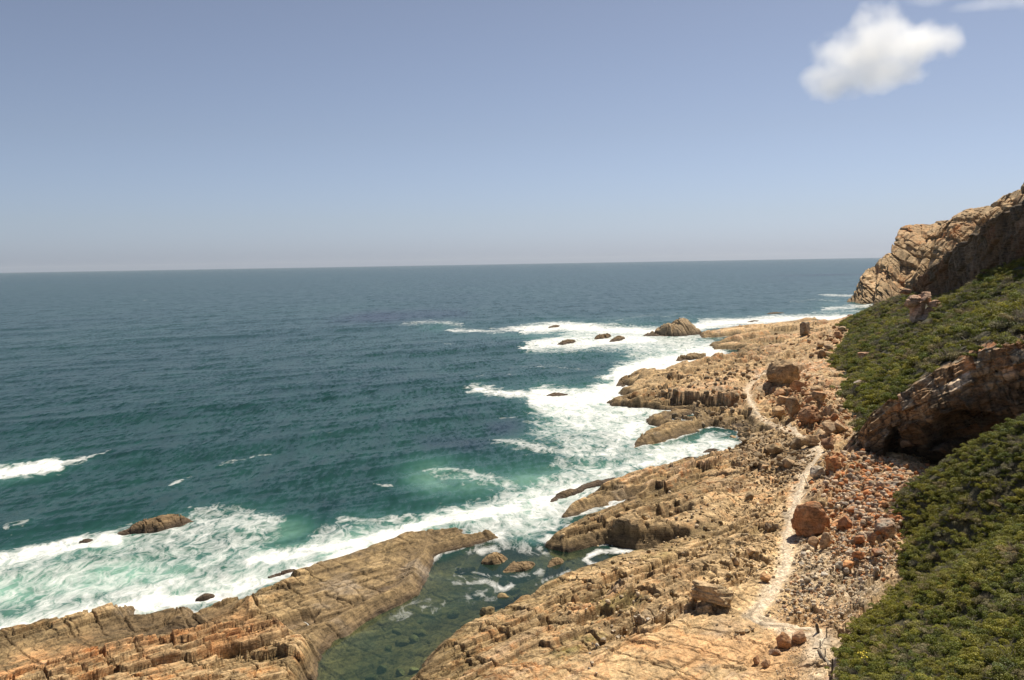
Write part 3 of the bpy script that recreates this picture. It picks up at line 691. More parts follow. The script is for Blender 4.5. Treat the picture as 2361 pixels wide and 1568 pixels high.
n1, n2 = fbm2(X / 2.5, Y / 2.5, 4, 541), fbm2(X / .5, Y / .5, 3, 543)
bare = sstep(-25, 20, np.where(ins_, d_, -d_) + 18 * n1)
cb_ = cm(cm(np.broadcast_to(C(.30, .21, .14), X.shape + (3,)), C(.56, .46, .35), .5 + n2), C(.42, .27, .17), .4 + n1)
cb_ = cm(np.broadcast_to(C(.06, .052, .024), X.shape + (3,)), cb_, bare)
Z = Z + bare * (.12 * n2 + .15 * fbm2(X / 1.1, Y / 1.1, 3, 545))
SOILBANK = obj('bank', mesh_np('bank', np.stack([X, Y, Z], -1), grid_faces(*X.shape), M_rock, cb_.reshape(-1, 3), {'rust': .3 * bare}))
tag(SOILBANK, 'steep near bank under dense green scrub beside the path', 'bank', None, 'structure')

# ------------------------------------------------------------------ cliffs
def blocks(w, q, seed, sharp=0.07):
    """stacked jointed blocks: offset -0.5..0.5 and groove 0..1, w across beds, q along them (in bed units)"""
    w = w + 0.3 * np.sin(w * 1.9 + seed) + 0.15 * np.sin(w * 0.7)
    k = np.floor(w); f = w - k
    q = q * (0.6 + 0.9 * h1(k, seed)) + 41 * h1(k, seed + 1)
    j = np.floor(q); g = q - j
    off = h1(k, seed + 2, j) * 0.65 + h1(k, seed + 3) * 0.35 - 0.5
    e = np.minimum(np.minimum(f, 1 - f), np.minimum(g, 1 - g))
    return off, (1 - sstep(0, sharp * 2, e)) * (h1(k, seed + 6, j) > .35), h1(k, seed + 5, j)
def cliff_colour(P, hb, groove, seed, sc=1.0):
    n = fbm3(P[..., 0] / (14 * sc), P[..., 1] / (14 * sc), P[..., 2] / (7 * sc), 4, seed)
    n2 = fbm3(P[..., 0] / (3 * sc), P[..., 1] / (3 * sc), P[..., 2] / (2 * sc), 3, seed + 9)
    c = cm(np.broadcast_to(C(.235, .155, .085), n.shape + (3,)), C(.33, .165, .075), sstep(-.05, .6, n + .8 * (hb - .5)))
    c = cm(c, C(.18, .15, .11), sstep(.1, .6, n2 + .9 * (.5 - hb)))
    c = cm(c, CREAM * .9, sstep(.86, .99, hb) * .6)
    return np.clip(c * (1 + .25 * n2)[..., None], .02, .8), np.clip(.5 + n, 0, 1)

# cave cliff
na_, nz_ = 620, 300
al = np.linspace(-6, np.linalg.norm(CB - CA), na_)
topz = np.interp(al, cta, ctz)
tdir = (CB - CA) / np.linalg.norm(CB - CA); ndir = np.array([tdir[1], -tdir[0]])     # towards the sea and the camera
topz = topz + 0.5 * (h1(np.floor(al / 1.7), 77) - .5) + 0.3 * fbm2(al / 3, al * 0, 3, 78)
tt = np.linspace(0, 1, nz_)[:, None]
AL = np.repeat(al[None], nz_, 0); ZZ = -1 + (topz[None] + 1) * tt
caves = []
for px, py, rx, rz, dep in ((2056, 1032, 22, 46, 7.0), (2235, 1000, 95, 52, 9.0), (2330, 1010, 80, 50, 9.0), (2130, 1075, 70, 30, 3.5)):
    P0 = on_plane(px, py, CA, CB); a0 = (P0[:2] - CA) @ tdir
    kx = np.linalg.norm(on_plane(px + 10, py, CA, CB)[:2] - P0[:2]) / 10; kz_ = abs(on_plane(px, py + 10, CA, CB)[2] - P0[2]) / 10
    caves.append((a0, P0[2], rx * kx, rz * kz_, dep))
wz = 1.1 * fbm2(AL / 7, ZZ / 5, 3, 67); wa = 1.3 * fbm2(AL / 5, ZZ / 6, 3, 68)
off, gr, hb = blocks((ZZ + wz - 0.50 * AL) * 0.88 / 2.3, (AL * 0.88 + wa + ZZ * 0.45) / 2.6, 61)
off2, gr2, hb2 = blocks((ZZ + wz - 0.50 * AL) * 0.88 / 0.7, (AL * 0.88 + wa + ZZ * 0.45) / 1.0, 63)
but = vn2(AL / 3.1 + .15 * ZZ, ZZ * 0, 69); but2 = np.floor(but * 4) / 4
D = 2.0 * off - 0.5 * gr + 1.0 * off2 - 0.25 * gr2 + 1.5 * fbm2(AL / 9, ZZ / 9, 3, 65) + 2.6 * (but2 - .5)
rel = (ZZ - 3) / np.maximum(topz[None] - 3, 3)
D = D - 1.8 * (1 - sstep(0.1, 0.75, rel)) + 0.4 - 5.5 * (1 - sstep(.22, .38, rel + .14 * off + .08 * wz)) * sstep(4, 11, AL)
below = (topz[None] - ZZ + .5 * wz) / 1.5
nst = np.clip(np.floor(below) + np.clip((below % 1) * 6, 0, 1) - 1, -1, 4)
D = D + .75 * (nst - 4) * (.55 + .9 * h1(np.floor((AL + .4 * wa) / 2.2), 88)) + (below < 5) * .9 * (h1(np.floor(below), 89, np.floor((AL + wa) / 1.6)) - .5)
for a0, z0, ra, rz, dep in caves:
    q = ((AL - a0 + 0.8 * fbm2(AL / 2, ZZ / 2, 2, 66)) / ra) ** 2 + ((ZZ - z0) / rz) ** 2
    D = D - dep * (1 - sstep(0.45, 1.25, q))
D = np.maximum(D, -10) * sstep(-6, 3, AL)
PX_ = CA[0] + tdir[0] * AL + ndir[0] * D; PY_ = CA[1] + tdir[1] * AL + ndir[1] * D
cap = []                                           # back over the top
for j, back in enumerate(np.linspace(0.3, 15, 40)):
    bx = CA[0] + tdir[0] * al + ndir[0] * (D[-1] - back); by = CA[1] + tdir[1] * al + ndir[1] * (D[-1] - back)
    o3, g3, _ = blocks(back / 1.5 + al * 0, al / 1.8, 71)
    cap.append((bx, by, lerp(topz + (0.5 * o3 - .3 * g3) * min(1, back), fB(bx, by) + .25, min(1, back / 9))))
PX_ = np.vstack([PX_] + [c_[0][None] for c_ in cap]); PY_ = np.vstack([PY_] + [c_[1][None] for c_ in cap]); PZ_ = np.vstack([ZZ] + [c_[2][None] for c_ in cap])
P = np.stack([PX_, PY_, PZ_], -1)
hbf = np.vstack([hb] + [h1(np.floor(al / 1.8), 5 + j // 4)[None] for j in range(40)])
cc, ru = cliff_colour(P, hbf, None, 81)
cc[nz_ + 12:] = C(.07, .06, .03)
dk = .58 + 1.0 * (1 - sstep(3.0, 5.5, below + 2.5 * off + off2)); cc[:nz_] = cc[:nz_] * dk[..., None]      # shade painted into the face colour, the sunlit rim painted brighter
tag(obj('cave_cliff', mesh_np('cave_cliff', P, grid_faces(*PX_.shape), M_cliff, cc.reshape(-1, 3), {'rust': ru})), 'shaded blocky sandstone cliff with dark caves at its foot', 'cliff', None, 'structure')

# dark rock wall above the scrub
DA, DB = np.array([197.0, 450.0]), np.array([140.0, 205.0])
dtop = [on_plane(px, py, DA, DB) for px, py in ((2078, 692), (2085, 680), (2095, 664), (2110, 645), (2130, 625), (2180, 582), (2230, 546), (2300, 500), (2361, 458), (2450, 392), (2560, 300))]
ddir = (DB - DA) / np.linalg.norm(DB - DA); nD = np.array([ddir[1], -ddir[0]])
dta = np.array([(p[:2] - DA) @ ddir for p in dtop]); dtz = np.array([p[2] for p in dtop])
al = np.linspace(-14, np.linalg.norm(DB - DA), 520)
topz = np.interp(al, dta, dtz) + 1.2 * (h1(np.floor(al / 4), 85) - .5) + .8 * fbm2(al / 8, al * 0, 3, 86)
topz = np.where(al < dta[0], dtz[0] + (al - dta[0]) * 1.4, topz)
nz_ = 260
AL = np.repeat(al[None], nz_, 0); ZZ = 4 + (topz[None] - 4) * np.linspace(0, 1, nz_)[:, None]
off, gr, hb = blocks((ZZ - 0.36 * AL) / 6.5, (AL + ZZ * .4) / 9, 91); off2, gr2, hb2 = blocks((ZZ - 0.36 * AL) / 2.0, (AL + ZZ * .4) / 2.2, 93)
D = 2.6 * off - 1.2 * gr + 1.2 * off2 - .4 * gr2 + 3 * fbm2(AL / 25, ZZ / 18, 3, 95)
rel = (ZZ - 15) / np.maximum(topz[None] - 15, 4)
D = D + 2.5 * sstep(.3, 1, rel) - 3.5
PX_ = DA[0] + ddir[0] * AL + nD[0] * D; PY_ = DA[1] + ddir[1] * AL + nD[1] * D
cap = []
for back in np.linspace(1, 70, 50):
    cap.append((DA[0] + ddir[0] * al + nD[0] * (D[-1] - back), DA[1] + ddir[1] * al + nD[1] * (D[-1] - back), topz + back * 0.03 + 1.2 * fbm2(al / 6, back / 6 + al * 0, 3, 99)))
PX_ = np.vstack([PX_] + [c_[0][None] for c_ in cap]); PY_ = np.vstack([PY_] + [c_[1][None] for c_ in cap]); PZ_ = np.vstack([ZZ] + [c_[2][None] for c_ in cap])
P = np.stack([PX_, PY_, PZ_], -1)
cc, ru = cliff_colour(P, np.vstack([hb] + [np.full((1, len(al)), .5)] * 50), None, 101, 2.5)
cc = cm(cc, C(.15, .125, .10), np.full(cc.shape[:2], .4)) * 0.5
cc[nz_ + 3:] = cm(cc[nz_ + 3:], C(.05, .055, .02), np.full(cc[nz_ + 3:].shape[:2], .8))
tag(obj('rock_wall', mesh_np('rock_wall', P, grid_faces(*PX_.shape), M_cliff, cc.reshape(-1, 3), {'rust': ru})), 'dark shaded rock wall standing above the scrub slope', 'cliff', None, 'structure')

# headland
RT = [(1953, 694, 905), (1960, 682, 900), (1975, 650, 897), (1998, 614, 892), (2022, 594, 886), (2050, 577, 880), (2062, 556, 876), (2066, 540, 873), (2078, 526, 870), (2120, 518, 860), (2165, 510, 850), (2190, 509, 842), (2205, 498, 835), (2222, 489, 828), (2262, 477, 810), (2300, 464, 795), (2312, 450, 788), (2340, 433, 772), (2361, 420, 760), (2420, 384, 730), (2520, 320, 690)]
RB = [(1950, 698), (1958, 700), (1966, 701), (1980, 702), (1994, 704), (2006, 704), (2016, 705), (2026, 705), (2036, 704), (2050, 703), (2072, 702), (2088, 701), (2102, 700), (2116, 700), (2140, 700), (2160, 700), (2172, 700), (2190, 700), (2200, 700), (2240, 700), (2300, 700)]
T3 = np.array([at_y(p[0], p[1], p[2] + 100 * min(1, max(0, (690 - p[1]) / 170))) for p in RT]); B3 = np.array([at_z(*p, 0) for p in RB])
na_, nz_ = 520, 320
ti = np.linspace(0, len(RT) - 1, na_)
Tt = np.stack([np.interp(ti, np.arange(len(RT)), T3[:, i]) for i in range(3)], -1); Bb = np.stack([np.interp(ti, np.arange(len(RB)), B3[:, i]) for i in range(3)], -1)
Bb[:, 2] = -2
t = np.linspace(0, 1, nz_)[:, None, None]
prof = t + 0.10 * np.sin(t * math.pi * 2) - .06 * np.sin(t * math.pi * 4)
P = Bb[None] + (Tt - Bb)[None] * np.concatenate([t ** 1.35, t ** 1.35, t], -1)
al_ = np.concatenate([[0], np.cumsum(np.linalg.norm(np.diff((Bb + Tt) / 2, axis=0)[:, :2], axis=1))])
AL = np.repeat(al_[None], nz_, 0)
hw = 9 * fbm2(AL / 45, P[..., 2] / 30, 4, 118); ha = 9 * fbm2(AL / 30, P[..., 2] / 40, 4, 119)
off, gr, hb = blocks((P[..., 2] + hw + .3 * AL) / 15, (AL + ha - P[..., 2] * .3) / 13, 111); off2, gr2, hb2 = blocks((P[..., 2] + .7 * hw + .3 * AL) / 6, (AL + ha - P[..., 2] * .3) / 3.2, 113)
D = 13 * off - 4 * gr + 6.5 * off2 - 2.2 * gr2 + 18 * fbm2(AL / 30, P[..., 2] / 70, 5, 115) + 22 * (np.abs(fbm2(AL / 22, P[..., 2] / 70, 2, 117)) - .3)
D = D * sstep(0, 12, AL) * (1 - .65 * t[..., 0] ** 6)
nv = np.array([-0.62, -0.62, 0.48])
P = P + D[..., None] * nv
cap = []
for back in np.linspace(4, 260, 30):
    cap.append((Tt + np.array([1, .3, 0]) * back + D[-1][:, None] * nv * max(0, 1 - back / 30) - np.array([0, 0, 1]) * (back * 0.12))[None])
P = np.concatenate([P] + cap, 0)
cc, ru = cliff_colour(P, np.vstack([hb] + [np.full((1, na_), .5)] * 30), None, 121, 5)
cc = cm(cc, C(.50, .35, .19), .75 * np.ones(cc.shape[:2]))
low = 1 - sstep(1, 7, P[..., 2] + 2 * fbm2(P[..., 0] / 9, P[..., 1] / 9, 2, 3))
cc = cm(cc, WET, low * .8)
cc[nz_ + 1:] = C(.07, .07, .03)
tag(obj('headland', mesh_np('headland', P, grid_faces(P.shape[0], na_), M_far, cc.reshape(-1, 3), {'rust': ru})), 'distant sandstone headland dropping in ribs to the sea', 'headland', None, 'structure')

# ------------------------------------------------------------------ footpath draped over the shelf
def resample(pts, step):
    p = np.array(pts, float); d = np.concatenate([[0], np.cumsum(np.linalg.norm(np.diff(p, axis=0), axis=1))])
    s = np.arange(0, d[-1], step)
    q = np.stack([np.interp(s, d, p[:, i]) for i in range(p.shape[1])], -1)
    for _ in range(6): q[1:-1] = (q[:-2] + 2 * q[1:-1] + q[2:]) / 4
    return q
def drape(pts, width, name, m, lift=0.12, nw=9, seed=1, zf=shelf_z):
    q = resample(pts, 0.35)
    t = np.gradient(q, axis=0); t /= np.linalg.norm(t, axis=1)[:, None] + 1e-9
    n = np.stack([-t[:, 1], t[:, 0]], -1)
    i = np.arange(len(q)) * 0.35
    wl = width / 2 * (1 + .45 * fbm2(i / 2.2, i * 0, 3, seed)); wr = width / 2 * (1 + .45 * fbm2(i / 2.2, i * 0 + 9, 3, seed + 4))
    V = []
    for k in np.linspace(-1, 1, nw):
        w = np.where(k < 0, wl, wr) * k
        x, y = q[:, 0] + n[:, 0] * w, q[:, 1] + n[:, 1] * w
        V.append(np.stack([x, y, zf(x, y) + lift * (1 - abs(k) ** 3 * 1.6) + .03 * fbm2(x / .4, y / .4, 2, seed)], -1))
    V = np.stack(V, 1)
    n2 = fbm2(V[..., 0] / .8, V[..., 1] / .8, 3, seed + 8)
    c = cm(np.broadcast_to(C(.60, .50, .37), n2.shape + (3,)), C(.47, .36, .24), .5 + n2)
    me = mesh_np(name, V, grid_faces(len(q), nw), m, c.reshape(-1, 3), {'rust': np.zeros(V.shape[:2])})
    return me
M_path = rock_material('trodden gravel', 2.0, 0.06)
PW = [tuple(ground_hit(px, py)[:2]) for px, py in PATH]
tag(obj('path', drape(PW, 1.3, 'path', M_path)), 'pale trodden footpath winding between rocks and boulders', 'path', None, 'structure')

# ------------------------------------------------------------------ rocks
import bmesh
def ico(sub):
    bm = bmesh.new(); bmesh.ops.create_icosphere(bm, subdivisions=sub, radius=1)
    V = np.array([v.co[:] for v in bm.verts]); F = np.array([[v.index for v in f.verts] for f in bm.faces]); bm.free()
    return V, F
ICO = {k: ico(k) for k in (1, 2, 3, 4, 5)}
def rock_shape(seed, dims, sub=4, cuts=15, rough=0.14, layers=0.03, boxy=0.0, cut=(0.54, 0.9)):
    r = np.random.default_rng(seed)
    V, F = ICO[sub]; V = V.copy()
    if boxy: V = V * (1 - boxy) + boxy * V / np.max(np.abs(V), axis=1, keepdims=True) * 0.86
    V += 0.2 * np.stack([fbm3(V[:, 0] * 1.3 + seed, V[:, 1] * 1.3, V[:, 2] * 1.3 + 7 * i, 3, seed + i) for i in range(3)], -1)
    for _ in range(cuts):
        n = r.normal(size=3); n[2] *= 0.8; n /= np.linalg.norm(n)
        d = r.uniform(*cut) * (1 - .15 * (r.random() < .3))
        e = V @ n - d
        V = V - np.maximum(e, 0)[:, None] * n
    if layers:
        w = (V[:, 2] + 0.25 * V[:, 0]) * 5 + seed
        k = np.floor(w); f = w - k
        g = 1 - np.minimum(f, 1 - f) * 2
        V[:, :2] *= (1 + layers * (h1(k, seed) - .5) - layers * .7 * (g > .82) * (g - .82) * 5)[:, None]
    V *= 1 + rough * fbm3(V[:, 0] * 4, V[:, 1] * 4, V[:, 2] * 4 + seed, 4, seed + 20)[:, None]
    V = V * (np.array(dims) / 2)
    return V, F
def rock_mesh(name, seed, dims, col, col2=None, **kw):
    V, F = rock_shape(seed, dims, **kw)
    s = max(dims)
    n = fbm3(V[:, 0] / s * 4, V[:, 1] / s * 4, V[:, 2] / s * 4 + seed, 4, seed + 3)
    c = cm(np.broadcast_to(np.asarray(col, np.float32), (len(V), 3)), np.asarray(col2 if col2 is not None else col * .7, np.float32), .45 + 1.1 * n)
    return mesh_np(name, V, F, M_boulder, np.clip(c, .01, .8), {'rust': np.clip(.3 + n, 0, 1)})
def mpp(P): return P[1] / F_PX / K                 # metres per photo unit at that distance
RUST = C(.46, .185, .07)
def boulder(px, py, w, h, col, col2, label, seed, zf=None, Y=None, deep=0.8, sink=0.14, rot=None, **kw):
    """px,py: foot of the rock in the photo; w,h: its size there"""
    P = ground_hit(px, py) if Y is None else at_y(px, py, Y)
    if zf is not None: P = ground_hit(px, py, zf=zf)
    k = mpp(P)
    W, H = w * k, h * k * 0.95
    me = rock_mesh('boulder', seed, (W, W * deep, H * 1.15), col, col2, sub=5 if w > 55 else 4, **kw)
    o = obj('boulder', me, loc=(P[0], P[1] + W * deep * .3, P[2] + H * (0.5 - sink)))
    o.rotation_euler = (0, 0, RNG.uniform(-.5, .5) if rot is None else rot)
    return tag(o, label, 'boulder')
boulder(1880, 1236, 96, 92, RUST * .95, C(.30, .20, .12), 'huge orange lichen-stained boulder standing right beside the footpath', 11, rough=.16, cuts=5, deep=.9, rot=.2)
boulder(1811, 882, 76, 58, C(.42, .29, .16), C(.30, .21, .12), 'big rounded flat-topped tan boulder at the end of the far path', 12, layers=.05, boxy=.25, cuts=4)
boulder(1860, 773, 26, 36, C(.30, .24, .17), C(.20, .165, .12), 'upright grey block like a pillar on the far shelf', 13, boxy=.85, cuts=4, rough=.03)
boulder(1872, 976, 58, 44, C(.42, .22, .11), C(.30, .19, .11), 'big rounded orange-brown boulder at the foot of the scrub', 14, cuts=7)
boulder(1832, 962, 46, 54, C(.33, .24, .14), C(.36, .20, .10), 'tall ochre boulder leaning in the talus left of the round orange one', 15, cuts=12)
boulder(1892, 926, 44, 34, C(.44, .32, .20), C(.40, .22, .11), 'tan slab boulder with a pale top below the scrub', 16, layers=.08, boxy=.4)
boulder(1925, 978, 28, 28, RUST * .8, C(.25, .13, .07), 'dark red boulder between the big orange one and the cliff', 17)
boulder(1935, 996, 32, 30, RUST * .75, C(.28, .15, .08), 'dark red rounded boulder next to the cliff tip', 18)
boulder(1808, 935, 44, 30, C(.45, .27, .14), C(.40, .30, .19), 'orange tan rock in the talus beside the path bend', 19, layers=.06)
boulder(1795, 960, 40, 26, C(.45, .30, .16), C(.33, .22, .12), 'low tan rock right against the path bend', 20, layers=.05)
boulder(1845, 905, 50, 34, C(.45, .21, .09), C(.38, .25, .13), 'broad orange outcrop boulder under the green scrub edge', 21, layers=.06)
boulder(1876, 1030, 50, 32, C(.42, .29, .16), C(.33, .22, .12), 'bulky tan boulder in front of the pale gravel gap', 22, cuts=12)
boulder(1842, 1035, 44, 30, C(.33, .24, .14), C(.26, .19, .12), 'grey-brown boulder beside the bulky tan one', 23)
boulder(1796, 1048, 54, 28, C(.37, .26, .14), C(.28, .20, .11), 'long rounded ochre boulder in the rock jumble', 24)
boulder(1752, 1062, 36, 22, C(.25, .185, .105), C(.2, .15, .09), 'dark brown boulder close to the foamy inlet', 25)
boulder(1816, 1075, 26, 22, C(.42, .32, .20), C(.33, .25, .16), 'rounded pale tan boulder left of the path', 26)
boulder(1886, 1102, 38, 34, C(.60, .52, .40), C(.22, .17, .12), 'cream-white and dark boulder casting shade on the path', 27, cuts=8)
boulder(1930, 1090, 60, 44, RUST * .95, C(.40, .24, .12), 'orange blocky rock at the lit foot of the cave cliff', 28, layers=.08, boxy=.4)
boulder(1912, 1040, 50, 40, C(.34, .19, .10), C(.24, .15, .09), 'dark reddish layered rock at the cliff tip', 29, layers=.1, boxy=.3)
boulder(1650, 1392, 112, 44, C(.50, .37, .215), C(.40, .27, .15), 'long layered tan block resting over a dark gap on the shelf', 30, layers=.16, boxy=.78, cuts=5, deep=.5, rot=-.62, sink=.02)
boulder(1806, 1500, 44, 46, C(.46, .24, .11), C(.33, .19, .11), 'brown orange boulder leaning beside the lower path', 31, cuts=9)
boulder(1848, 1482, 46, 34, C(.50, .30, .17), C(.30, .21, .14), 'rounded pinkish boulder next to the leaning brown one', 32, cuts=6)
boulder(1790, 1512, 32, 20, C(.52, .36, .24), C(.35, .22, .14), 'flat pink slab below the leaning brown boulder', 33, boxy=.4)
boulder(1745, 1532, 22, 24, C(.44, .25, .13), C(.36, .22, .13), 'small upright tan stone left of a paired stone', 34)
boulder(1768, 1540, 28, 26, C(.47, .29, .16), C(.35, .22, .13), 'wider tan stone right of a paired stone', 35)
boulder(2045, 1240, 58, 50, C(.33, .285, .225), C(.36, .18, .09), 'grey-topped orange boulder half under the near scrub', 36, cuts=8)
boulder(2012, 1258, 26, 40, C(.36, .25, .17), C(.40, .2, .1), 'narrow leaning slab left of the grey-topped boulder', 37, boxy=.4)
boulder(1988, 1258, 34, 32, RUST * .85, C(.30, .17, .10), 'rusty red rock right of the pale gravel patch', 38)
boulder(1982, 1292, 36, 24, RUST * 1.0, C(.42, .22, .11), 'bright rust flat boulder beside a flatter one', 39)
boulder(2028, 1285, 48, 26, RUST * .9, C(.30, .26, .21), 'flat rust and grey slab at the scrub edge', 40, boxy=.4, deep=.6)
boulder(1958, 1318, 40, 28, RUST * 1.2, C(.52, .30, .14), 'vivid orange rock among white cobbles', 41, layers=.07)
boulder(1936, 1316, 26, 24, C(.52, .46, .36), C(.42, .36, .27), 'pale cream rock touching the vivid orange one', 42)
boulder(1880, 1262, 34, 26, C(.50, .32, .17), C(.34, .21, .12), 'tan angular rock below the huge orange boulder', 43)
boulder(1908, 1264, 34, 40, C(.48, .36, .24), C(.40, .25, .14), 'upright pale pink rock below the huge orange boulder', 44)
boulder(1905, 1235, 20, 22, C(.50, .27, .11), C(.40, .23, .11), 'small rounded ochre rock leaning on the huge orange boulder', 45)
boulder(1950, 1222, 38, 40, RUST * .85, C(.33, .2, .12), 'reddish angular boulder right of the huge orange boulder', 46)
boulder(1765, 1344, 30, 28, C(.50, .28, .13), C(.38, .24, .13), 'orange boulder on the seaward side of the path', 47)
boulder(1732, 1282, 40, 24, C(.55, .38, .21), C(.40, .27, .15), 'long tan boulder on the shelf left of the path', 48)
boulder(1700, 1305, 24, 24, C(.52, .38, .23), C(.40, .28, .17), 'square tan boulder at the end of a split bed', 49, boxy=.5)
boulder(1770, 1225, 22, 22, C(.30, .24, .17), C(.24, .18, .12), 'dark grey boulder left of the path bend', 50)
boulder(1732, 1152, 30, 20, C(.36, .26, .15), C(.25, .18, .1), 'brown boulder on the inner shelf with a dark side', 51)
boulder(2140, 1128, 30, 20, RUST * 1.15, C(.45, .24, .12), 'orange angular slab in sunlight under the cave', 52, cuts=12)
boulder(1960, 1310 - 30, 26, 14, C(.40, .33, .25), C(.33, .27, .2), 'grey flat stone on the pale gravel patch', 53)
boulder(2090, 1140, 28, 18, C(.34, .29, .23), C(.25, .21, .17), 'grey boulder at the top of the talus by the scrub', 54)
boulder(1905, 1100 + 28, 24, 16, C(.40, .25, .15), C(.3, .2, .12), 'small brown rock at the corner of the path', 55)

# outcrop on the scrub slope
P0 = ground_hit(2128, 738, zf=hill_z); k = mpp(P0)
OV, OF, ob = [], [], 0
for sd_, dx, dz, w_, d_, h_ in ((61, -8, -8, 42, 40, 62), (63, -26, 14, 34, 36, 24), (64, 4, 20, 48, 44, 30), (65, 26, 10, 46, 40, 22), (66, 12, 30, 26, 26, 20), (67, 14, -14, 34, 40, 34), (68, 46, 2, 34, 34, 22), (69, 30, -6, 44, 40, 26), (610, -14, 22, 40, 40, 22), (611, 8, -24, 56, 44, 34)):
    V, F = rock_shape(sd_, (w_ * k, d_ * k, h_ * k), sub=4, cuts=12, layers=.10, rough=.2, boxy=.3)
    OV.append(V + np.array([dx * k, RNG.uniform(-4, 4) * k, dz * k])); OF.append(F + ob); ob += len(V)
V, F = np.concatenate(OV), np.concatenate(OF)
n = fbm3(V[:, 0] / 4, V[:, 1] / 4, V[:, 2] / 2, 4, 62)
c = cm(np.broadcast_to(C(.48, .31, .21), (len(V), 3)), C(.34, .29, .24), sstep(-8 * k, -22 * k, V[:, 2]) * .8 + .4 * n)
o = obj('outcrop', mesh_np('outcrop', V, F, M_boulder, np.clip(c, .02, .8), {'rust': np.clip(.3 + n, 0, 1)}), loc=(P0[0], P0[1] + 8 * k, P0[2] + 26 * k))
tag(o, 'pink and grey rock outcrop jutting from the green scrub slope', 'outcrop')
for i, (px, py, w, h, cl, lb) in enumerate(((1985, 893, 40, 20, C(.40, .33, .26), 'grey-pink slab lying in the scrub above the talus'), (1962, 735, 22, 12, C(.50, .28, .17), 'pink ledge rock at the seaward edge of the far scrub'),
        (2088, 678, 34, 14, C(.52, .30, .18), 'orange tilted slab at the top of the far scrub edge'), (2000, 822, 50, 12, C(.45, .27, .17), 'flat pinkish ledge in the middle of the scrub'), (2055, 925, 30, 16, C(.5, .4, .3), 'pale stone in the scrub just above the cave cliff'),
        (1990, 958, 24, 20, C(.5, .36, .25), 'pale pink stone above the cliff tip'))):
    boulder(px, py, w, h, cl, cl * .75, lb, 70 + i, zf=hill_z, boxy=.3, deep=.6)

# rocks standing in the sea: the same bedding, cut off by water
def sea_rock(p1, p2, width, height, col, label, seed, rough=1.0, wet=0.8, kind_name='sea_rock', cat='sea rock', peak=0.5, sharp=0.7):
    A, B = at_z(*p1)[:2], at_z(*p2)[:2]
    Lr = np.linalg.norm(B - A); t = (B - A) / Lr; n = np.array([-t[1], t[0]]); c0 = (A + B) / 2
    na, nb = 170, 90
    a = np.linspace(-.62, .62, na)[:, None]; bb = np.linspace(-.9, .9, nb)[None]
    X = c0[0] + t[0] * a * Lr + n[0] * bb * width; Y = c0[1] + t[1] * a * Lr + n[1] * bb * width
    s = max(Lr, width)
    w1 = 0.22 * fbm2(X / width * 1.1, Y / width * 1.1, 3, seed); 
    r = np.sqrt((2 * a + 0 * bb + w1) ** 2 + ((2 * bb + w1 * 1.5) * (1 + .8 * np.abs(a))) ** 2)
    pk = np.exp(-((a + .5 - peak) / .42) ** 2)
    env = np.clip(1 - r ** 2, -1.2, 1)
    height = height * (.74 if height < 5 else 1)
    b = np.where(env > 0, (np.maximum(env, 0) ** sharp) * height * (.45 + .55 * pk), env * 2.0)
    z, ti, g = strata(X, Y, b, amp=np.clip(rough * .95 * np.clip(height / 2.2, .25, 2.6), 0, 2.4) * np.clip(env * 3 + .3, .1, 1), seed=seed, res=max(Lr * 1.24 / na, width * 1.8 / nb), far=float(Lr > 25))
    keep = np.maximum.reduce([z[:-1, :-1], z[1:, :-1], z[:-1, 1:], z[1:, 1:]]) > -1.2
    n1 = fbm2(X / 3, Y / 3, 4, seed + 5)
    c = cm(np.broadcast_to(np.asarray(col, np.float32), X.shape + (3,)), col * .6, .4 + .9 * n1)
    c = cm(c, MUSSEL * 1.5, (1 - sstep(.2, .9 + .25 * height, z + .5 * n1)) * wet)
    V = np.stack([X - c0[0], Y - c0[1], z], -1)
    o = obj(kind_name, mesh_np(kind_name, V, grid_faces(na, nb, keep), M_rock, np.clip(c, .012, .8).reshape(-1, 3), {'rust': np.zeros(X.shape)}), loc=(c0[0], c0[1], 0))
    return tag(o, label, cat)
DKB = C(.17, .115, .06); BRN = C(.30, .205, .105)
sea_rock((268, 1228), (440, 1200), 5.5, 2.1, DKB * 1.3, 'long dark rock islet with a yellowish block, awash in surf', 201, peak=.8)
sea_rock((182, 1250), (214, 1243), 1.4, .5, DKB, 'small brown rock just breaking the surf left of the islet', 202)
sea_rock((52, 1455), (145, 1438), 2.6, .9, DKB, 'dark low rock in foam off the left ledge', 203)
sea_rock((-30, 1482), (34, 1468), 2.2, .9, DKB, 'dark rock cut by the left edge of the view', 204)
sea_rock((452, 1382), (495, 1372), 1.6, .7, DKB, 'small dark rock alone in white foam below the islet', 205)
sea_rock((618, 1330), (700, 1308), 1.8, .7, DKB, 'low dark rock close to the long ledge tip', 206)
sea_rock((1262, 1162), (1345, 1128), 3.2, 1.1, DKB * .8, 'chunky dark mussel-covered rock in surf, lower of two', 207)
sea_rock((1320, 1132), (1418, 1100), 2.4, .8, DKB * .8, 'long thin dark mussel-covered rock ridge in surf', 208)
sea_rock((1566, 1066), (1618, 1056), 3.0, .9, DKB * .75, 'dark oval rock in the foamy inlet by the shelf', 209)
sea_rock((1622, 1043), (1658, 1036), 2.4, .8, BRN * .7, 'brown rounded rock in the foamy inlet behind a darker one', 210)
sea_rock((1262, 757), (1292, 752), 7, 1.8, DKB * .9, 'far dark rock at the outer edge of the breakers', 211)
sea_rock((1288, 793), (1326, 786), 6, 1.8, DKB, 'far dark rock in the white water nearest the open sea', 212)
sea_rock((1372, 783), (1408, 777), 7, 3.4, BRN * .8, 'brown twin-topped rock in the far breakers', 213)
sea_rock((1408, 786), (1442, 779), 5, 2.2, BRN * .7, 'small brown rock beside the twin-topped one', 214)
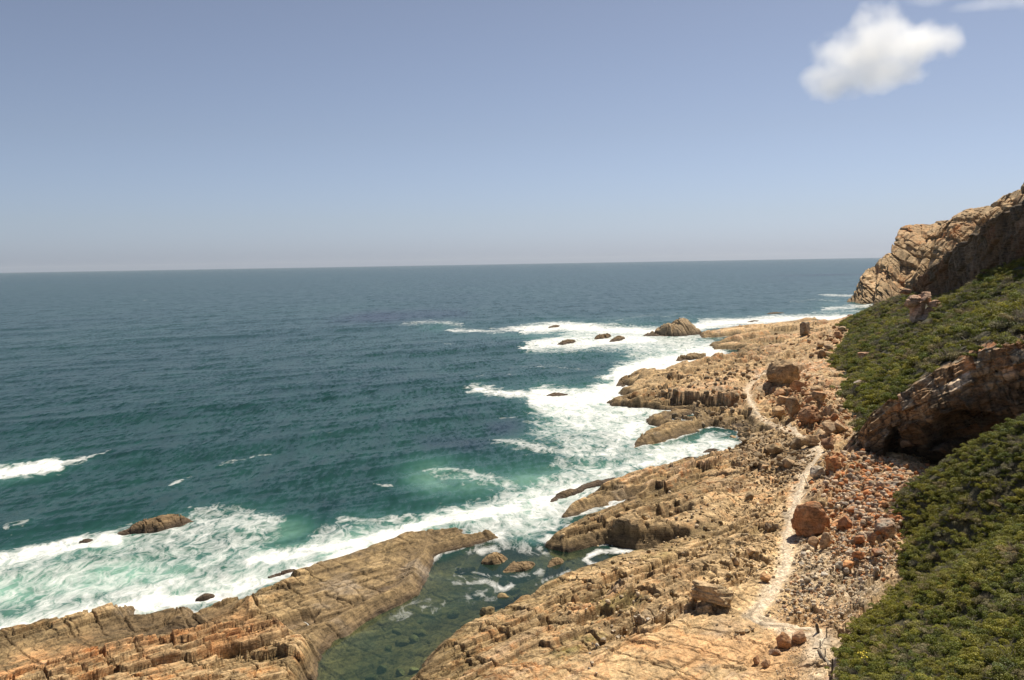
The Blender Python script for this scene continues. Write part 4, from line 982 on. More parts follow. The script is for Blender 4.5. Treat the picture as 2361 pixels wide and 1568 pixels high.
sea_rock((1476, 776), (1622, 770), 22, 9.5, C(.40, .29, .17), 'large tan rock stack peaked like a roof at the far point', 215, peak=.68, wet=.9, sharp=.8)
sea_rock((1562, 832), (1652, 818), 9, 3.6, BRN, 'wedge-shaped brown rock in the bay surf', 216, peak=.75)
sea_rock((1766, 724), (1808, 721), 8, 1.2, DKB, 'thin dark rock awash beyond the white band', 217)
sea_rock((1722, 744), (1752, 740), 6, 1.3, DKB, 'small dark rock inside the far white band', 218)
sea_rock((1862, 741), (1892, 738), 6, 1.2, DKB, 'small dark rock near the end of the far shelf', 219)
sea_rock((1258, 914), (1312, 908), 5, .9, DKB, 'dark rock nearly drowned in the bay foam', 220)
sea_rock((1425, 892), (1492, 872), 9, 3.0, DKB * 1.25, 'dark knobbly rock at the tip of the middle ledge', 221)
sea_rock((1404, 938), (1500, 924), 8, 2.4, DKB * 1.5, 'brown rounded rock at the tip of the lower ledge', 222)
sea_rock((1492, 975), (1540, 962), 4, 1.8, DKB * 1.3, 'brown rock lump at the mouth of the foamy inlet', 223)
sea_rock((1535, 880 + 80), (1600, 950), 6, 2.0, BRN, 'flat-topped brown rock beside the inlet mouth', 224)
sea_rock((1110, 1302), (1168, 1288), 3.6, 1.5, BRN * 1.2, 'square ochre rock in the calm inlet, left of a slab', 225, wet=.3)
sea_rock((1160, 1322), (1232, 1300), 3.2, 1.2, BRN, 'tilted ochre slab in the calm inlet', 226, wet=.4)
sea_rock((1264, 1308), (1298, 1288), 2.2, 1.4, BRN * 1.2, 'lone square ochre block in the inlet channel', 227, wet=.3)
for (px, py, w, h, dz, lb) in ((1125, 1420, 44, 28, 0, 'rounded ochre boulder at the left of the pool cluster'), (1160, 1424, 32, 30, 0, 'ochre boulder in the middle of the pool cluster'), (1192, 1408, 36, 24, 0, 'ochre boulder at the right of the pool cluster'),
        (1162, 1382, 46, 34, -.35, 'half drowned ochre boulder at the back of the pool cluster'), (1185, 1362, 44, 20, -.4, 'flat ochre boulder just under water behind the pool cluster'),
        (912, 1458, 34, 18, -1.0, 'drowned pale stone at the left of three under the pool'), (968, 1462, 44, 22, -1.0, 'drowned pale stone at the right of three under the pool'), (928, 1484, 38, 22, -1.1, 'drowned pale stone lowest of three under the pool'),
        (1075, 1310, 50, 14, -.4, 'drowned brown slab in the foamy end of the inlet')):
    P = at_z(px, py, dz); k = mpp(P)
    o = obj('pool_boulder', rock_mesh('pool_boulder', px, (w * k, w * k * .8, h * k * 1.1), C(.30, .22, .11), C(.24, .18, .085), cuts=8), loc=(P[0], P[1] + w * k * .2, dz + (.12 if dz == 0 else -.2) * 1))
    tag(o, lb, 'boulder')

n_ = 0
while n_ < 11:
    px, py = RNG.uniform(800, 1250), RNG.uniform(1330, 1560)
    if sample(CALM, np.array([px]), np.array([py]))[0] < .9: continue
    P = at_z(px, py, -.6); zb = float(shelf_z(P[0], P[1])); s = RNG.uniform(.7, 2.2)
    if zb > -.3: continue
    o = obj('pool_boulder', rock_mesh('pool_boulder', 2000 + n_, (s, s * .8, s * .7), C(.32, .26, .13), C(.24, .2, .09), sub=3, cuts=9), loc=(P[0], P[1], min(zb + .15 * s, -.28 * s - .12)))
    o.rotation_euler = (0, 0, RNG.uniform(0, 6)); tag(o, 'drowned stone on the bed of the calm green pool', 'boulder', 'drowned stones in the calm pool'); n_ += 1
# loose boulders in their fields
def kit(prefix, pal, n, seed, **kw):
    out = []
    for i in range(n):
        a, b_ = pal[i % len(pal)]
        out.append(rock_mesh(prefix, seed + i, (1, RNG.uniform(.65, .95), RNG.uniform(.5, .8)), a, b_, sub=3, cuts=17, cut=(.5, .85), **kw))
    return out
K_BROWN = kit('boulder', [(C(.36, .255, .145), C(.25, .18, .105)), (C(.42, .30, .17), C(.33, .22, .12)), (C(.28, .21, .13), C(.2, .15, .09))], 6, 900)
K_RUST = kit('boulder', [(RUST, C(.38, .24, .14)), (C(.46, .33, .22), C(.36, .22, .13)), (RUST * .75, C(.27, .2, .15)), (C(.32, .275, .23), C(.24, .2, .17))], 8, 930)
K_PALE = kit('boulder', [(C(.60, .52, .41), C(.48, .40, .30)), (C(.54, .44, .31), C(.42, .33, .23)), (C(.48, .42, .34), C(.36, .31, .25))], 6, 960)
K_TAN = kit('boulder', [(C(.50, .34, .19), C(.38, .25, .14)), (C(.50, .27, .13), C(.40, .24, .13)), (C(.45, .33, .2), C(.33, .23, .14))], 6, 990)
FIELDS = [
    ([(1650, 990), (1720, 985), (1810, 1005), (1890, 1050), (1870, 1075), (1790, 1095), (1690, 1070), (1720, 1040)], 60, (1.0, 3.4), K_BROWN, 'weathered brown boulder in the jumble seaward of the cliff tip', 'boulders jumbled by the foamy inlet'),
    ([(1770, 870), (1850, 850), (1905, 900), (1965, 970), (1975, 1010), (1880, 1015), (1800, 965)], 52, (1.8, 5.0), K_TAN, 'tan or orange boulder in the talus below the far scrub', 'boulders in the talus below the far scrub'),
    ([(1905, 1140), (1960, 1110), (2110, 1095), (2100, 1150), (2060, 1200), (1975, 1200)], 66, (.7, 2.2), K_RUST, 'rust or grey rock in the talus spilling from the cave', 'rocks in the talus spilling from the cave'),
    ([(1845, 1285), (1890, 1262), (1960, 1230), (2060, 1300), (1990, 1345), (1900, 1385), (1835, 1350)], 60, (.5, 1.5), K_PALE, 'pale rock in the cobble patch between path and near scrub', 'pale rocks between path and near scrub'),
    ([(1345, 1480), (1420, 1440), (1540, 1395), (1560, 1405), (1470, 1445), (1395, 1510), (1380, 1560), (1350, 1550)], 26, (.4, 1.0), K_PALE, 'white angular stone fallen in the mossy gully of the slab', 'white stones in the mossy gully'),
    ([(1645, 1430), (1700, 1415), (1740, 1445), (1720, 1475), (1660, 1470)], 14, (.4, 1.0), K_BROWN, 'grey-brown stone heaped seaward of the path corner', 'stones heaped by the path corner'),
    ([(1860, 775), (1980, 738), (1990, 745), (1895, 830), (1870, 830)], 34, (2.2, 6.0), K_TAN, 'orange rock along the foot of the far scrub', 'rocks along the foot of the far scrub'),
]
for poly, n, (s0, s1), kit_, label, group in FIELDS:
    a = np.array(poly); lo, hi = a.min(0), a.max(0); c_ = 0
    while c_ < n:
        px, py = RNG.uniform(lo[0], hi[0]), RNG.uniform(lo[1], hi[1])
        if not inpoly(np.array([px]), np.array([py]), poly)[0]: continue
        P = ground_hit(px, py)
        if segdist(np.array([P[0]]), np.array([P[1]]), PW)[0] < 1.3: continue
        s = s0 + (s1 - s0) * RNG.random() ** 2.2
        o = obj('boulder', kit_[RNG.integers(len(kit_))], loc=(P[0], P[1], P[2] + s * .18))
        o.scale = (s, s * RNG.uniform(.8, 1.15), s * RNG.uniform(.8, 1.1)); o.rotation_euler = (RNG.uniform(-.3, .3), RNG.uniform(-.3, .3), RNG.uniform(0, 6.28))
        tag(o, label, 'boulder', group); c_ += 1

# pebbles and rubble: beyond counting
PEBF = [([(1800, 1330), (1850, 1230), (1960, 1210), (2080, 1300), (1990, 1350), (1880, 1420), (1800, 1430)], 2000, .10, .8, 2), ([(1890, 1150), (1960, 1100), (2130, 1090), (2110, 1160), (2060, 1220), (1960, 1220)], 2000, .14, 1.5, 1),
        ([(1640, 990), (1800, 990), (1900, 1050), (1880, 1110), (1760, 1120), (1680, 1070)], 1700, .25, 1.2, 0), ([(1750, 870), (1850, 850), (1980, 960), (1960, 1010), (1850, 1010), (1780, 950)], 1500, .35, 1.5, 3),
        ([(1720, 1440), (1760, 1400), (1840, 1180), (1880, 1080), (1905, 1085), (1850, 1240), (1835, 1350), (1790, 1430), (1890, 1440), (1900, 1470), (1850, 1560), (1790, 1560), (1860, 1460)], 2400, .06, .22, 2),
        ([(1860, 770), (1990, 735), (1995, 745), (1900, 830)], 400, .5, 1.4, 3), ([(1890, 1400), (2000, 1370), (2010, 1430), (1940, 1450), (1890, 1430)], 900, .1, .4, 2), ([(1640, 1130), (1830, 1110), (1800, 1330), (1700, 1330)], 1200, .12, .6, 4), ([(1850, 1240), (1960, 1200), (2080, 1250), (2060, 1310), (1960, 1320)], 900, .2, .9, 1), ([(1500, 910), (1640, 830), (1760, 780), (1880, 752), (1890, 790), (1740, 860), (1700, 960), (1540, 962)], 650, .5, 2.6, 0), ([(1320, 1240), (1500, 1150), (1700, 1060), (1830, 1110), (1800, 1300), (1620, 1390), (1420, 1440), (1300, 1430)], 800, .2, 1.1, 4), ([(1905, 1060), (1990, 1040), (2080, 1090), (2150, 1090), (2110, 1130), (1900, 1130)], 1000, .2, 1.8, 1)]
PALS = [[C(.36, .255, .145), C(.28, .21, .13)], [RUST, C(.46, .33, .22), C(.36, .27, .19), C(.52, .40, .28), C(.46, .24, .11)], [C(.56, .46, .33), C(.50, .39, .26), C(.42, .34, .25), C(.48, .29, .16)], [C(.50, .33, .18), C(.48, .25, .12)], [C(.50, .36, .20), C(.38, .27, .145), C(.56, .43, .28), C(.30, .22, .12)]]
pv, pf, pc, base = [], [], [], 0
PWa = resample(PW, .4)
IV, IF = ICO[1]
for poly, n, s0, s1, pal in PEBF:
    pts = np.array(poly, float); got = 0
    q = RNG.uniform(pts.min(0), pts.max(0), (n * 6, 2)); q = q[inpoly(q[:, 0], q[:, 1], poly)][:n]
    q = q + RNG.normal(size=q.shape) * np.array([22, 13])
    for px, py in q:
        d = ray(px, py); z = 3.5
        for _ in range(4):
            Pt = EYE + d * ((z - CAM_H) / d[2]); z = float(shelf_z(Pt[0], Pt[1]))
        if np.min((PWa[:, 0] - Pt[0]) ** 2 + (PWa[:, 1] - Pt[1]) ** 2) < .95 ** 2: continue
        s = s0 + (s1 - s0) * RNG.random() ** 2.5
        R = np.linalg.qr(RNG.normal(size=(3, 3)))[0]
        V = (IV * (1 + .7 * (RNG.random((len(IV), 1)) - .5)) * np.array([1, .8, .6]) @ R) * s * .5
        V = np.clip(V, -s * .36, s * .36)
        pv.append(V + np.array([Pt[0], Pt[1], z + s * .12])); pf.append(IF + base); base += len(V)
        pc.append(np.repeat((PALS[pal][RNG.integers(len(PALS[pal]))] * RNG.uniform(.75, 1.15))[None], len(V), 0))
tag(obj('pebbles', mesh_np('pebbles', np.concatenate(pv), np.concatenate(pf), M_boulder, np.concatenate(pc), {'rust': np.zeros(base)})), 'loose pebbles and rubble strewn beside the path and under the cliffs', 'pebbles', None, 'stuff')

# ------------------------------------------------------------------ scrub
m, nt, b = mat('scrub leaves'); M_leaf = m
oi = nd(nt, 'ShaderNodeObjectInfo'); at = nd(nt, 'ShaderNodeAttribute', attribute_name='Col')
tone = ramp(nt, oi.outputs['Random'], [(0.0, (.85, .9, .9)), (0.35, (1, 1, 1)), (0.7, (1.08, 1.02, .85)), (1.0, (1.15, 1.05, 1.0))])
big = ramp(nt, noise(nt, coords(nt), 0.06, 3), [(0.35, (.8, .85, .85)), (0.65, (1.25, 1.15, .95))])
c = mix_c(nt, 1.0, mix_c(nt, 1.0, at.outputs['Color'], tone, 'MULTIPLY'), big, 'MULTIPLY')
nt.links.new(c, b.inputs['Base Color']); b.inputs['Roughness'].default_value = 0.6; b.inputs['Specular IOR Level'].default_value = 0.3
tl_ = nd(nt, 'ShaderNodeBsdfTranslucent'); nt.links.new(c, tl_.inputs[0])
ms = nd(nt, 'ShaderNodeMixShader'); ms.inputs[0].default_value = 0.32; nt.links.new(b.outputs[0], ms.inputs[1]); nt.links.new(tl_.outputs[0], ms.inputs[2])
nt.links.new(ms.outputs[0], nt.nodes['Material Output'].inputs['Surface'])
def shrub_mesh(seed, nleaf, leaf, base, alt, twig=0.0, h=0.8):
    r = np.random.default_rng(seed)
    nl = r.integers(13, 20)
    cs = np.stack([r.normal(0, .5, nl).clip(-1, 1), r.normal(0, .5, nl).clip(-1, 1), r.uniform(.02, .42, nl) * h], -1)
    rs = r.uniform(.2, .42, nl)
    ci = r.integers(0, nl, nleaf)
    d = r.normal(size=(nleaf, 3)); d[:, 2] = np.abs(d[:, 2]) * 1.1 - .25; d /= np.linalg.norm(d, axis=1)[:, None]
    p = cs[ci] + d * rs[ci][:, None] * (r.uniform(.55, 1.08, nleaf) ** .6)[:, None]
    p[:, 2] = np.maximum(p[:, 2], -.1)
    up = d * .6 + r.normal(size=(nleaf, 3)) * .55; up /= np.linalg.norm(up, axis=1)[:, None]
    t = np.cross(up, r.normal(size=(nleaf, 3))); t /= np.linalg.norm(t, axis=1)[:, None]; s = np.cross(up, t)
    L_ = leaf * r.uniform(.6, 1.4, nleaf)[:, None]
    V = np.stack([p - t * L_, p + s * L_ * .55, p + t * L_, p - s * L_ * .55], 1)
    tone = (.6 + .8 * h1(ci, seed))[:, None]
    col = np.where(r.random((nleaf, 1)) < .28, np.asarray(alt), np.asarray(base)) * tone * r.uniform(.75, 1.25, (nleaf, 1))
    col = np.repeat(col[:, None], 4, 1)
    F = np.arange(nleaf * 4).reshape(-1, 4)
    V = V.reshape(-1, 3) * np.array([1, 1, .72]); col = col.reshape(-1, 3) * C(.96, 1.04, 1)
    if twig:                                       # bare grey twigs
        nt_ = int(60 * twig)
        a = cs[r.integers(0, nl, nt_)] * .3; e = r.normal(size=(nt_, 3)); e[:, 2] = np.abs(e[:, 2]) + .5; e /= np.linalg.norm(e, axis=1)[:, None]
        e = a + e * r.uniform(.6, 1.05, (nt_, 1)); sd = r.normal(size=(nt_, 3)) * .014
        V2 = np.stack([a - sd, a + sd, e + sd * .4, e - sd * .4], 1).reshape(-1, 3)
        F = np.concatenate([F, np.arange(nt_ * 4).reshape(-1, 4) + len(V)]); V = np.concatenate([V, V2]); col = np.concatenate([col, np.full((nt_ * 4, 3), .19) * C(1, .9, .78)])
    return mesh_np('shrub', V, F, M_leaf, col)
KINDS = [('olive green rounded shrub', (.19, .185, .024), (.24, .22, .04), 0.2, 1.0), ('dark green dense shrub', (.115, .135, .020), (.15, .155, .028), 0, .9),
         ('yellow-green bushy shrub', (.195, .185, .028), (.22, .20, .04), 0, .8), ('grey-brown twiggy shrub', (.24, .195, .12), (.17, .155, .055), 1.5, .75)]
protos = []
for ki, (nm, bs, al_, tw, hh) in enumerate(KINDS):
    for v in range(3):
        protos.append((ki, shrub_mesh(700 + ki * 10 + v, 3000, .052, bs, al_, tw, hh)))
def weights(X, Y):
    n = fbm2(X / 14, Y / 14, 3, 620); n2 = fbm2(X / 6, Y / 6, 2, 622)
    return np.stack([.9 + 0 * n, .8 + 1.2 * n, .55 - .9 * n + .4 * n2, .42 + 1.1 * n2 + .5 * n], -1).clip(.03)
spots = []
def scatter(zf, region, n, s0, s1, ok):
    (xa, xb), (ya, yb) = region
    X = RNG.uniform(xa, xb, n); Y = RNG.uniform(ya, yb, n)
    Z = zf(X, Y); S = RNG.uniform(s0, s1, n)
    px, py = proj(X, Y, Z)
    k = ok(X, Y, Z, px, py) & (px > -200) & (px < 2600) & (py < 1900)
    for x, y, z, s in zip(X[k], Y[k], Z[k], S[k]): spots.append((x, y, z, s))
VEG = new_map()                                    # ground left bare on the near bank
BARE = [[(1900, 1395), (1985, 1370), (2016, 1395), (2000, 1430), (1955, 1480), (1935, 1540), (1925, 1610), (1850, 1610), (1860, 1500), (1890, 1440)]]
def ok_bank(X, Y, Z, px, py):
    low = shelf_z(X, np.clip(Y, 70, 600)); low = np.where(Y < 70, -5, low)
    k = (Z > low + .15) & ((Y > 70) | (Z > 8))
    k &= (fbm2(X / 9, Y / 9, 3, 650) + .5 * fbm2(X / 3, Y / 3, 2, 651)) < .8
    for pl in BARE: k &= ~inpoly(px, py, pl)
    return k & ~((py > 1380) & (px < 1945))
scatter(bank_z, ((18, 110), (40, 150)), 16000, .42, 1.3, ok_bank)
def ok_hill(X, Y, Z, px, py):
    k = (Z > shelf_z(X, np.clip(Y, 70, 639)) + .3) & (line_side(X, Y, CA, CB) > 3.0)
    k &= line_side(X, Y, DA, DB) < 2
    bare = fbm2(X / 16, Y / 16, 3, 640) + .5 * fbm2(X / 5, Y / 5, 2, 641)
    return k & (bare < .8) & (Y < 620) & ~inpoly(px, py, [(2098, 745), (2098, 690), (2160, 700), (2165, 725), (2140, 745)])
scatter(lambda X, Y: hill_z(X, Y, open_=False), ((70, 330), (135, 620)), 23000, 1.1, 2.9, ok_hill)
spots = np.array(spots)
W_ = weights(spots[:, 0], spots[:, 1]); W_ = W_ / W_.sum(1, keepdims=True)
kid = np.minimum((W_.cumsum(1) < RNG.random((len(spots), 1))).sum(1), 3)
px, py = proj(spots[:, 0], spots[:, 1], spots[:, 2])
size = spots[:, 3] / spots[:, 1]
vis = (px > 0) & (px < 2361) & (py < 1600) & (py > 0)
bankspot = spots[:, 1] < 150
# hidden ones behind the bank brow are not singled out
order = np.argsort(-size * vis * np.where(bankspot & (py > 1010), 1, .2))
single = set(order[:280].tolist())
for i in order[:280]:
    x, y, z, s = spots[i]; ki = int(kid[i])
    me = protos[ki * 3 + RNG.integers(3)][1]
    o = obj('shrub', me, loc=(x, y, z - .12 * s)); o.scale = (s, s, s * RNG.uniform(.6, .95)); o.rotation_euler = (RNG.uniform(-.25, .25), RNG.uniform(-.25, .25), RNG.uniform(0, 6.28))
    tag(o, KINDS[ki][0] + ' in the thicket on the near bank', 'shrub', KINDS[ki][0] + 's on the near bank')
# the rest: one thicket, instanced from the shrubs above
kitcol = bpy.data.collections.new('shrub kinds'); COL.children.link(kitcol)
firsts, seen = [], set()
for o in [o for o in COL.objects if o.name.startswith('shrub')]:
    if o.data.name not in seen:
        seen.add(o.data.name); firsts.append(o)
by_mesh = {o.data.name: o for o in firsts}
names = sorted(by_mesh)
for k, nme in enumerate(names):
    COL.objects.unlink(by_mesh[nme]); kitcol.objects.link(by_mesh[nme])
order_in_col = sorted([by_mesh[n_].name for n_ in names])       # Collection Info lists children by name
kind_of_mesh = {p_[1].name: p_[0] for p_ in protos}
idx_by_kind = {k: [i for i, on in enumerate(order_in_col) if kind_of_mesh[bpy.data.objects[on].data.name] == k] for k in range(4)}
rest = np.array([i for i in range(len(spots)) if i not in single])
sp = spots[rest]
me = bpy.data.meshes.new('scrub'); me.vertices.add(len(sp)); co = sp[:, :3].copy(); co[:, 2] -= .1 * sp[:, 3]; me.vertices.foreach_set('co', co.astype(np.float32).ravel())
def pattr(n, t, v, f='value'):
    a = me.attributes.new(n, t, 'POINT'); a.data.foreach_set(f, v.ravel())
pattr('size', 'FLOAT', sp[:, 3].astype(np.float32))
pattr('pick', 'INT', np.array([idx_by_kind[int(kid[i])][RNG.integers(len(idx_by_kind[int(kid[i])]))] if idx_by_kind[int(kid[i])] else 0 for i in rest], np.int32))
pattr('turn', 'FLOAT_VECTOR', np.stack([RNG.uniform(-.25, .25, len(sp)), RNG.uniform(-.25, .25, len(sp)), RNG.uniform(0, 6.28, len(sp))], -1).astype(np.float32), 'vector')
so = obj('scrub', me); tag(so, 'low green and brown coastal scrub covering both slopes', 'scrub', None, 'stuff')
ng = bpy.data.node_groups.new('scrub scatter', 'GeometryNodeTree')
ng.interface.new_socket('Geometry', in_out='INPUT', socket_type='NodeSocketGeometry'); ng.interface.new_socket('Geometry', in_out='OUTPUT', socket_type='NodeSocketGeometry')
gi, go = ng.nodes.new('NodeGroupInput'), ng.nodes.new('NodeGroupOutput')
mp_ = ng.nodes.new('GeometryNodeMeshToPoints'); ip = ng.nodes.new('GeometryNodeInstanceOnPoints'); ci = ng.nodes.new('GeometryNodeCollectionInfo')
ci.inputs['Collection'].default_value = kitcol; ci.inputs['Separate Children'].default_value = True; ci.inputs['Reset Children'].default_value = True
def named(n, t):
    a = ng.nodes.new('GeometryNodeInputNamedAttribute'); a.data_type = t; a.inputs['Name'].default_value = n; return a.outputs['Attribute']
ng.links.new(gi.outputs[0], mp_.inputs[0]); ng.links.new(mp_.outputs[0], ip.inputs['Points']); ng.links.new(ci.outputs[0], ip.inputs['Instance'])
ip.inputs['Pick Instance'].default_value = True
ng.links.new(named('pick', 'INT'), ip.inputs['Instance Index'])
e2r = ng.nodes.new('FunctionNodeEulerToRotation'); ng.links.new(named('turn', 'FLOAT_VECTOR'), e2r.inputs[0]); ng.links.new(e2r.outputs[0], ip.inputs['Rotation'])
ng.links.new(named('size', 'FLOAT'), ip.inputs['Scale']); ng.links.new(ip.outputs[0], go.inputs[0])
md = so.modifiers.new('scatter', 'NODES'); md.node_group = ng
print('scrub', len(sp), 'kinds', [len(v) for v in idx_by_kind.values()])

# ------------------------------------------------------------------ fence beside the steps, driftwood, stump, flowers
def simple(name, col, rough=.9):
    m, nt, b = mat(name)
    n_ = noise(nt, coords(nt, (6, 6, 1.2), kind='Object'), 3, 5, .7)
    nt.links.new(mix_c(nt, ramp(nt, n_, [(.3, (0, 0, 0)), (.7, (1, 1, 1))]), tuple(col * .55), tuple(col * 1.2)), b.inputs['Base Color']); b.inputs['Roughness'].default_value = rough
    return m
M_post, M_wire, M_pale = simple('weathered post', C(.11, .085, .06)), simple('old wire', C(.16, .13, .10), .6), simple('driftwood', C(.50, .41, .29))
def tube(pts, rad, seg=8, wob=0.0, seed=0):
    p = np.array(pts, float); n = len(p); t = np.gradient(p, axis=0); t /= np.linalg.norm(t, axis=1)[:, None]
    a = np.cross(t, [0.31, 0.2, 0.93]); a /= np.linalg.norm(a, axis=1)[:, None] + 1e-9; c_ = np.cross(t, a)
    rad = np.broadcast_to(rad, n)
    th = np.linspace(0, 2 * math.pi, seg, endpoint=False)
    V = p[:, None] + (np.cos(th)[None, :, None] * a[:, None] + np.sin(th)[None, :, None] * c_[:, None]) * rad[:, None, None]
    V += wob * (np.stack([vn3(V[..., 0] * 3, V[..., 1] * 3, V[..., 2] * 3, seed + i) for i in range(3)], -1) - .5)
    F = [[i * seg + j, i * seg + (j + 1) % seg, (i + 1) * seg + (j + 1) % seg, (i + 1) * seg + j] for i in range(n - 1) for j in range(seg)]
    V = np.concatenate([V.reshape(-1, 3), p[[0, -1]]])
    F += [[n * seg, (j + 1) % seg, j, j] for j in range(0)]
    bm = bmesh.new(); bv = [bm.verts.new(v) for v in V]
    for f in F: bm.faces.new([bv[i] for i in f])
    for j in range(seg):
        bm.faces.new([bv[n * seg], bv[(j + 1) % seg], bv[j]]); bm.faces.new([bv[n * seg + 1], bv[(n - 1) * seg + j], bv[(n - 1) * seg + (j + 1) % seg]])
    me = bpy.data.meshes.new('tube'); bm.normal_update(); bm.to_mesh(me); bm.free(); return me
def both_z(X, Y):
    return np.maximum(bank_z(X, Y), np.where(np.asarray(Y) > 70, shelf_z(X, np.clip(Y, 70, 639)), -9))
def hit_both(px, py):
    d = ray(px, py); t = np.linspace(40, 200, 4000); P = EYE[None] + d[None] * t[:, None]
    return P[np.argmax(P[:, 2] < both_z(P[:, 0], P[:, 1]))]
fence = bpy.data.objects.new('wire_fence', None); COL.objects.link(fence)
POSTS = [((1906.6, 1469), 22), ((1890.5, 1496), 19), ((1902.5, 1521), 25), ((1917.5, 1566), 46), ((1912, 1590), 34)]
f0 = hit_both(*POSTS[0][0]); fence.location = f0
tag(fence, 'rough wire fence on thin dark posts down the path steps', 'fence')
tops = []
for i, ((px, py), hP) in enumerate(POSTS):
    P = hit_both(px, py); h = hP * mpp(P) / math.cos(RAD(24)); P = P - f0
    lean = RNG.uniform(-.05, .05, 2) * h
    top = P + np.array([lean[0], lean[1], h])
    me = tube(np.linspace(P - np.array([0, 0, .4]), top, 8), np.linspace(.065, .055, 8) * (1.3 if i >= 3 else 1), 8, .03, i); me.name = 'post'; me.materials.append(M_post)
    obj('post', me, fence); tops.append((P, top))
for lv in (.92, .5):
    pts = []
    for (a, b_), (a2, b2) in zip(tops[:4], tops[1:4]):
        for t in np.linspace(0, 1, 9)[:-1]:
            q = lerp(lerp(a, b_, lv), lerp(a2, b2, lv), t); q = q - np.array([0, 0, .12 * 4 * t * (1 - t)]); pts.append(q)
    me = tube(pts, .016, 5); me.name = 'wire'; me.materials.append(M_wire); obj('wire', me, fence)
A = hit_both(1888, 1500); B = hit_both(1915, 1538)
me = tube([lerp(A, B, t) + np.array([0, 0, .16]) for t in np.linspace(-.05, 1.0, 12)], np.linspace(.13, .17, 12), 9, .05, 3); me.name = 'log'; me.materials.append(M_pale)
tag(obj('log', me), 'grey log edging the steps below the wire fence', 'log')
A = ground_hit(1856, 1098) ; B = ground_hit(1866, 1124)
for nm, lb, (a, b_) in (('driftwood', 'longer pale pole lying across the path by the cream boulder', ((1853, 1096), (1866, 1126))), ('driftwood', 'shorter pale stick lying on the path above the huge orange boulder', ((1858, 1138), (1848, 1150)))):
    a, b_ = ground_hit(*a), ground_hit(*b_)
    me = tube([lerp(a, b_, t) + np.array([0, 0, .14]) for t in np.linspace(0, 1, 10)], np.linspace(.11, .07, 10), 8, .06, 5); me.name = nm; me.materials.append(M_pale); tag(obj(nm, me), lb, 'driftwood')
P = hit_both(1886, 1461); hh = 24 * mpp(P)
me = tube([P + np.array([-.14, .05, hh * 1.0]), P + np.array([-.1, .03, hh * .75]), P + np.array([-.02, 0, hh * .4]), P + np.array([.04, 0, .1]), P - np.array([0, 0, .3])], [.13, .19, .2, .19, .2], 10, .09, 9); me.name = 'stump'; me.materials.append(M_post)
tag(obj('stump', me), 'short dark stump standing on the path left of the fence', 'stump')
m, nt, b = mat('yellow petals'); M_yel = m; b.inputs['Base Color'].default_value = (.75, .58, .02, 1); b.inputs['Roughness'].default_value = .6
P = hit_both(1988, 1540); V, F = [], []
for i in range(26):
    c0 = P + RNG.normal(size=3) * np.array([.22, .22, .16]) + np.array([0, 0, 1.25]); q = RNG.normal(size=(4, 3)) * .05
    V.append(c0 + np.array([[-.07, 0, 0], [0, -.07, .02], [.07, 0, 0], [0, .07, .02]]) + q * .5); F.append(np.arange(4) + 4 * i)
tag(obj('flowers', mesh_np('flowers', np.concatenate(V), np.array(F), M_yel)), 'yellow flower cluster on the scrub right of the fence', 'flowers')

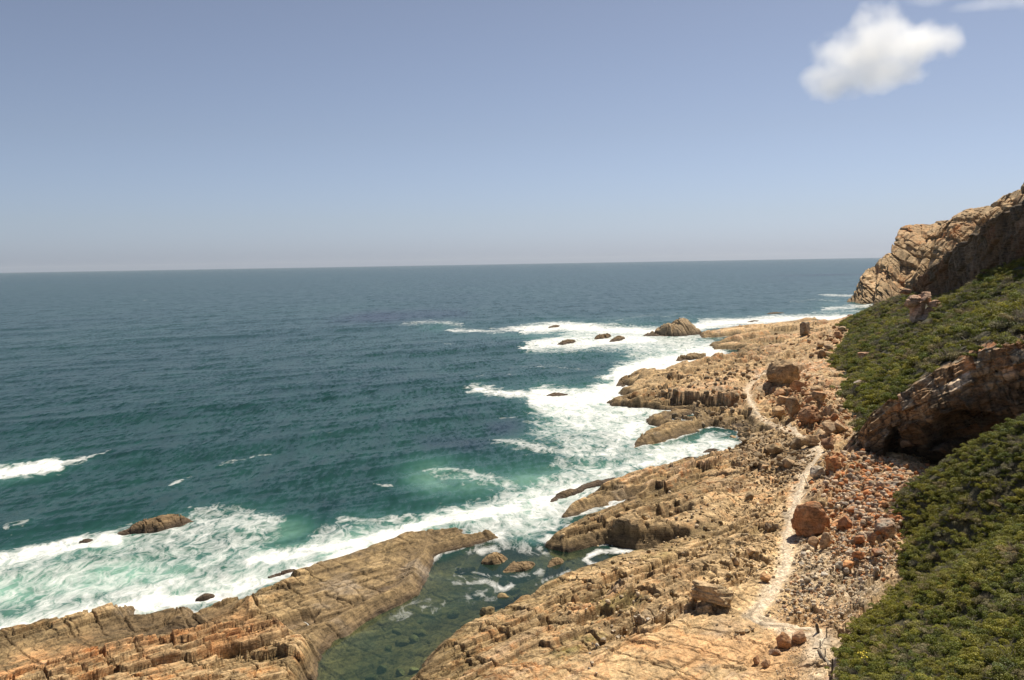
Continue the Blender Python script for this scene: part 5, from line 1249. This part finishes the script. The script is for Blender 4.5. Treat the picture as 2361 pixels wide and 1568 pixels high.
# ------------------------------------------------------------------ clouds
def cloud(name, lumps, Y, dens, label, seed, soft=1.0, nscale=4.0):
    c0 = at_y(np.mean([l[0] for l in lumps]), np.mean([l[1] for l in lumps]), Y)
    k = Y / F_PX / K
    L_ = []
    for px, py, rx, rz in lumps:
        P = at_y(px, py, Y) - c0; L_.append((P, rx * k, rz * k))
    lo = np.min([P - np.array([rx, rx, rz]) * 1.25 for P, rx, rz in L_], 0); hi = np.max([P + np.array([rx, rx, rz]) * 1.25 for P, rx, rz in L_], 0)
    V = np.array([[x, y, z] for x in (lo[0], hi[0]) for y in (lo[1], hi[1]) for z in (lo[2], hi[2])]); F = np.array([[0, 1, 3, 2], [4, 6, 7, 5], [0, 4, 5, 1], [2, 3, 7, 6], [0, 2, 6, 4], [1, 5, 7, 3]])
    m = bpy.data.materials.new(name); m.use_nodes = True; nt = m.node_tree; nt.nodes.clear()
    out = nd(nt, 'ShaderNodeOutputMaterial'); pv_ = nd(nt, 'ShaderNodeVolumePrincipled')
    tc = nd(nt, 'ShaderNodeTexCoord').outputs['Object']
    acc = None
    for P, rx, rz in L_:
        s = nd(nt, 'ShaderNodeVectorMath', operation='SUBTRACT'); nt.links.new(tc, s.inputs[0]); s.inputs[1].default_value = P
        q = nd(nt, 'ShaderNodeVectorMath', operation='DIVIDE'); nt.links.new(s.outputs[0], q.inputs[0]); q.inputs[1].default_value = (rx, rx * .8, rz)
        l = nd(nt, 'ShaderNodeVectorMath', operation='LENGTH'); nt.links.new(q.outputs[0], l.inputs[0])
        v = math_n(nt, 'SUBTRACT', 1.0, l.outputs['Value'])
        acc = v if acc is None else math_n(nt, 'SMOOTH_MAX', acc, v)
        if acc is not v: acc.node.inputs[2].default_value = 0.25
    n_ = nd(nt, 'ShaderNodeTexNoise', Scale=nscale / (hi[0] - lo[0]), Detail=5, Roughness=.55); nt.links.new(tc, n_.inputs['Vector'])
    d = math_n(nt, 'ADD', acc, math_n(nt, 'MULTIPLY', math_n(nt, 'SUBTRACT', n_.outputs[0], .5), 1.5))
    d = math_n(nt, 'MULTIPLY', math_n(nt, 'MULTIPLY', d, 1.6 * soft, True), dens)
    nt.links.new(d, pv_.inputs['Density']); pv_.inputs['Color'].default_value = (.985, .98, .975, 1); pv_.inputs['Anisotropy'].default_value = 0.55
    nt.links.new(pv_.outputs[0], out.inputs['Volume'])
    o = obj(name, mesh_np(name, V, F, m), loc=c0)
    return tag(o, label, 'cloud')
cloud('cloud', [(2030, 85, 85, 78), (1985, 125, 100, 62), (2095, 105, 95, 58), (2180, 88, 42, 44), (1925, 190, 70, 40), (2035, 165, 100, 46), (1900, 172, 58, 24)], 2600, .013, 'single soft white puff of cloud in the blue sky', 1, nscale=7)
cloud('cloud', [(2310, 4, 90, 14), (2250, 14, 60, 10), (2140, 0, 60, 12), (2400, -4, 90, 20)], 3200, .0022, 'faint thin cloud wisp at the top right of the sky', 2, nscale=8)

# ------------------------------------------------------------------ sea air
m = bpy.data.materials.new('haze'); m.use_nodes = True; nt = m.node_tree; nt.nodes.clear()
out = nd(nt, 'ShaderNodeOutputMaterial'); pv_ = nd(nt, 'ShaderNodeVolumePrincipled'); pv_.inputs['Color'].default_value = (.90, .94, 1, 1)
pv_.inputs['Density'].default_value = 1.1e-5; pv_.inputs['Anisotropy'].default_value = 0.1
nt.links.new(pv_.outputs[0], out.inputs['Volume'])
x, y0, y1, z0, z1 = 26000, -2000, 31000, -9.0, 190.0
V = [[sx, sy, sz] for sx in (-x, x) for sy in (y0, y1) for sz in (z0, z1)]
tag(obj('haze', mesh_np('haze', V, [[0, 1, 3, 2], [4, 6, 7, 5], [0, 4, 5, 1], [2, 3, 7, 6], [0, 2, 6, 4], [1, 5, 7, 3]], m)), 'thin pale sea haze over the water', 'haze', None, 'stuff')
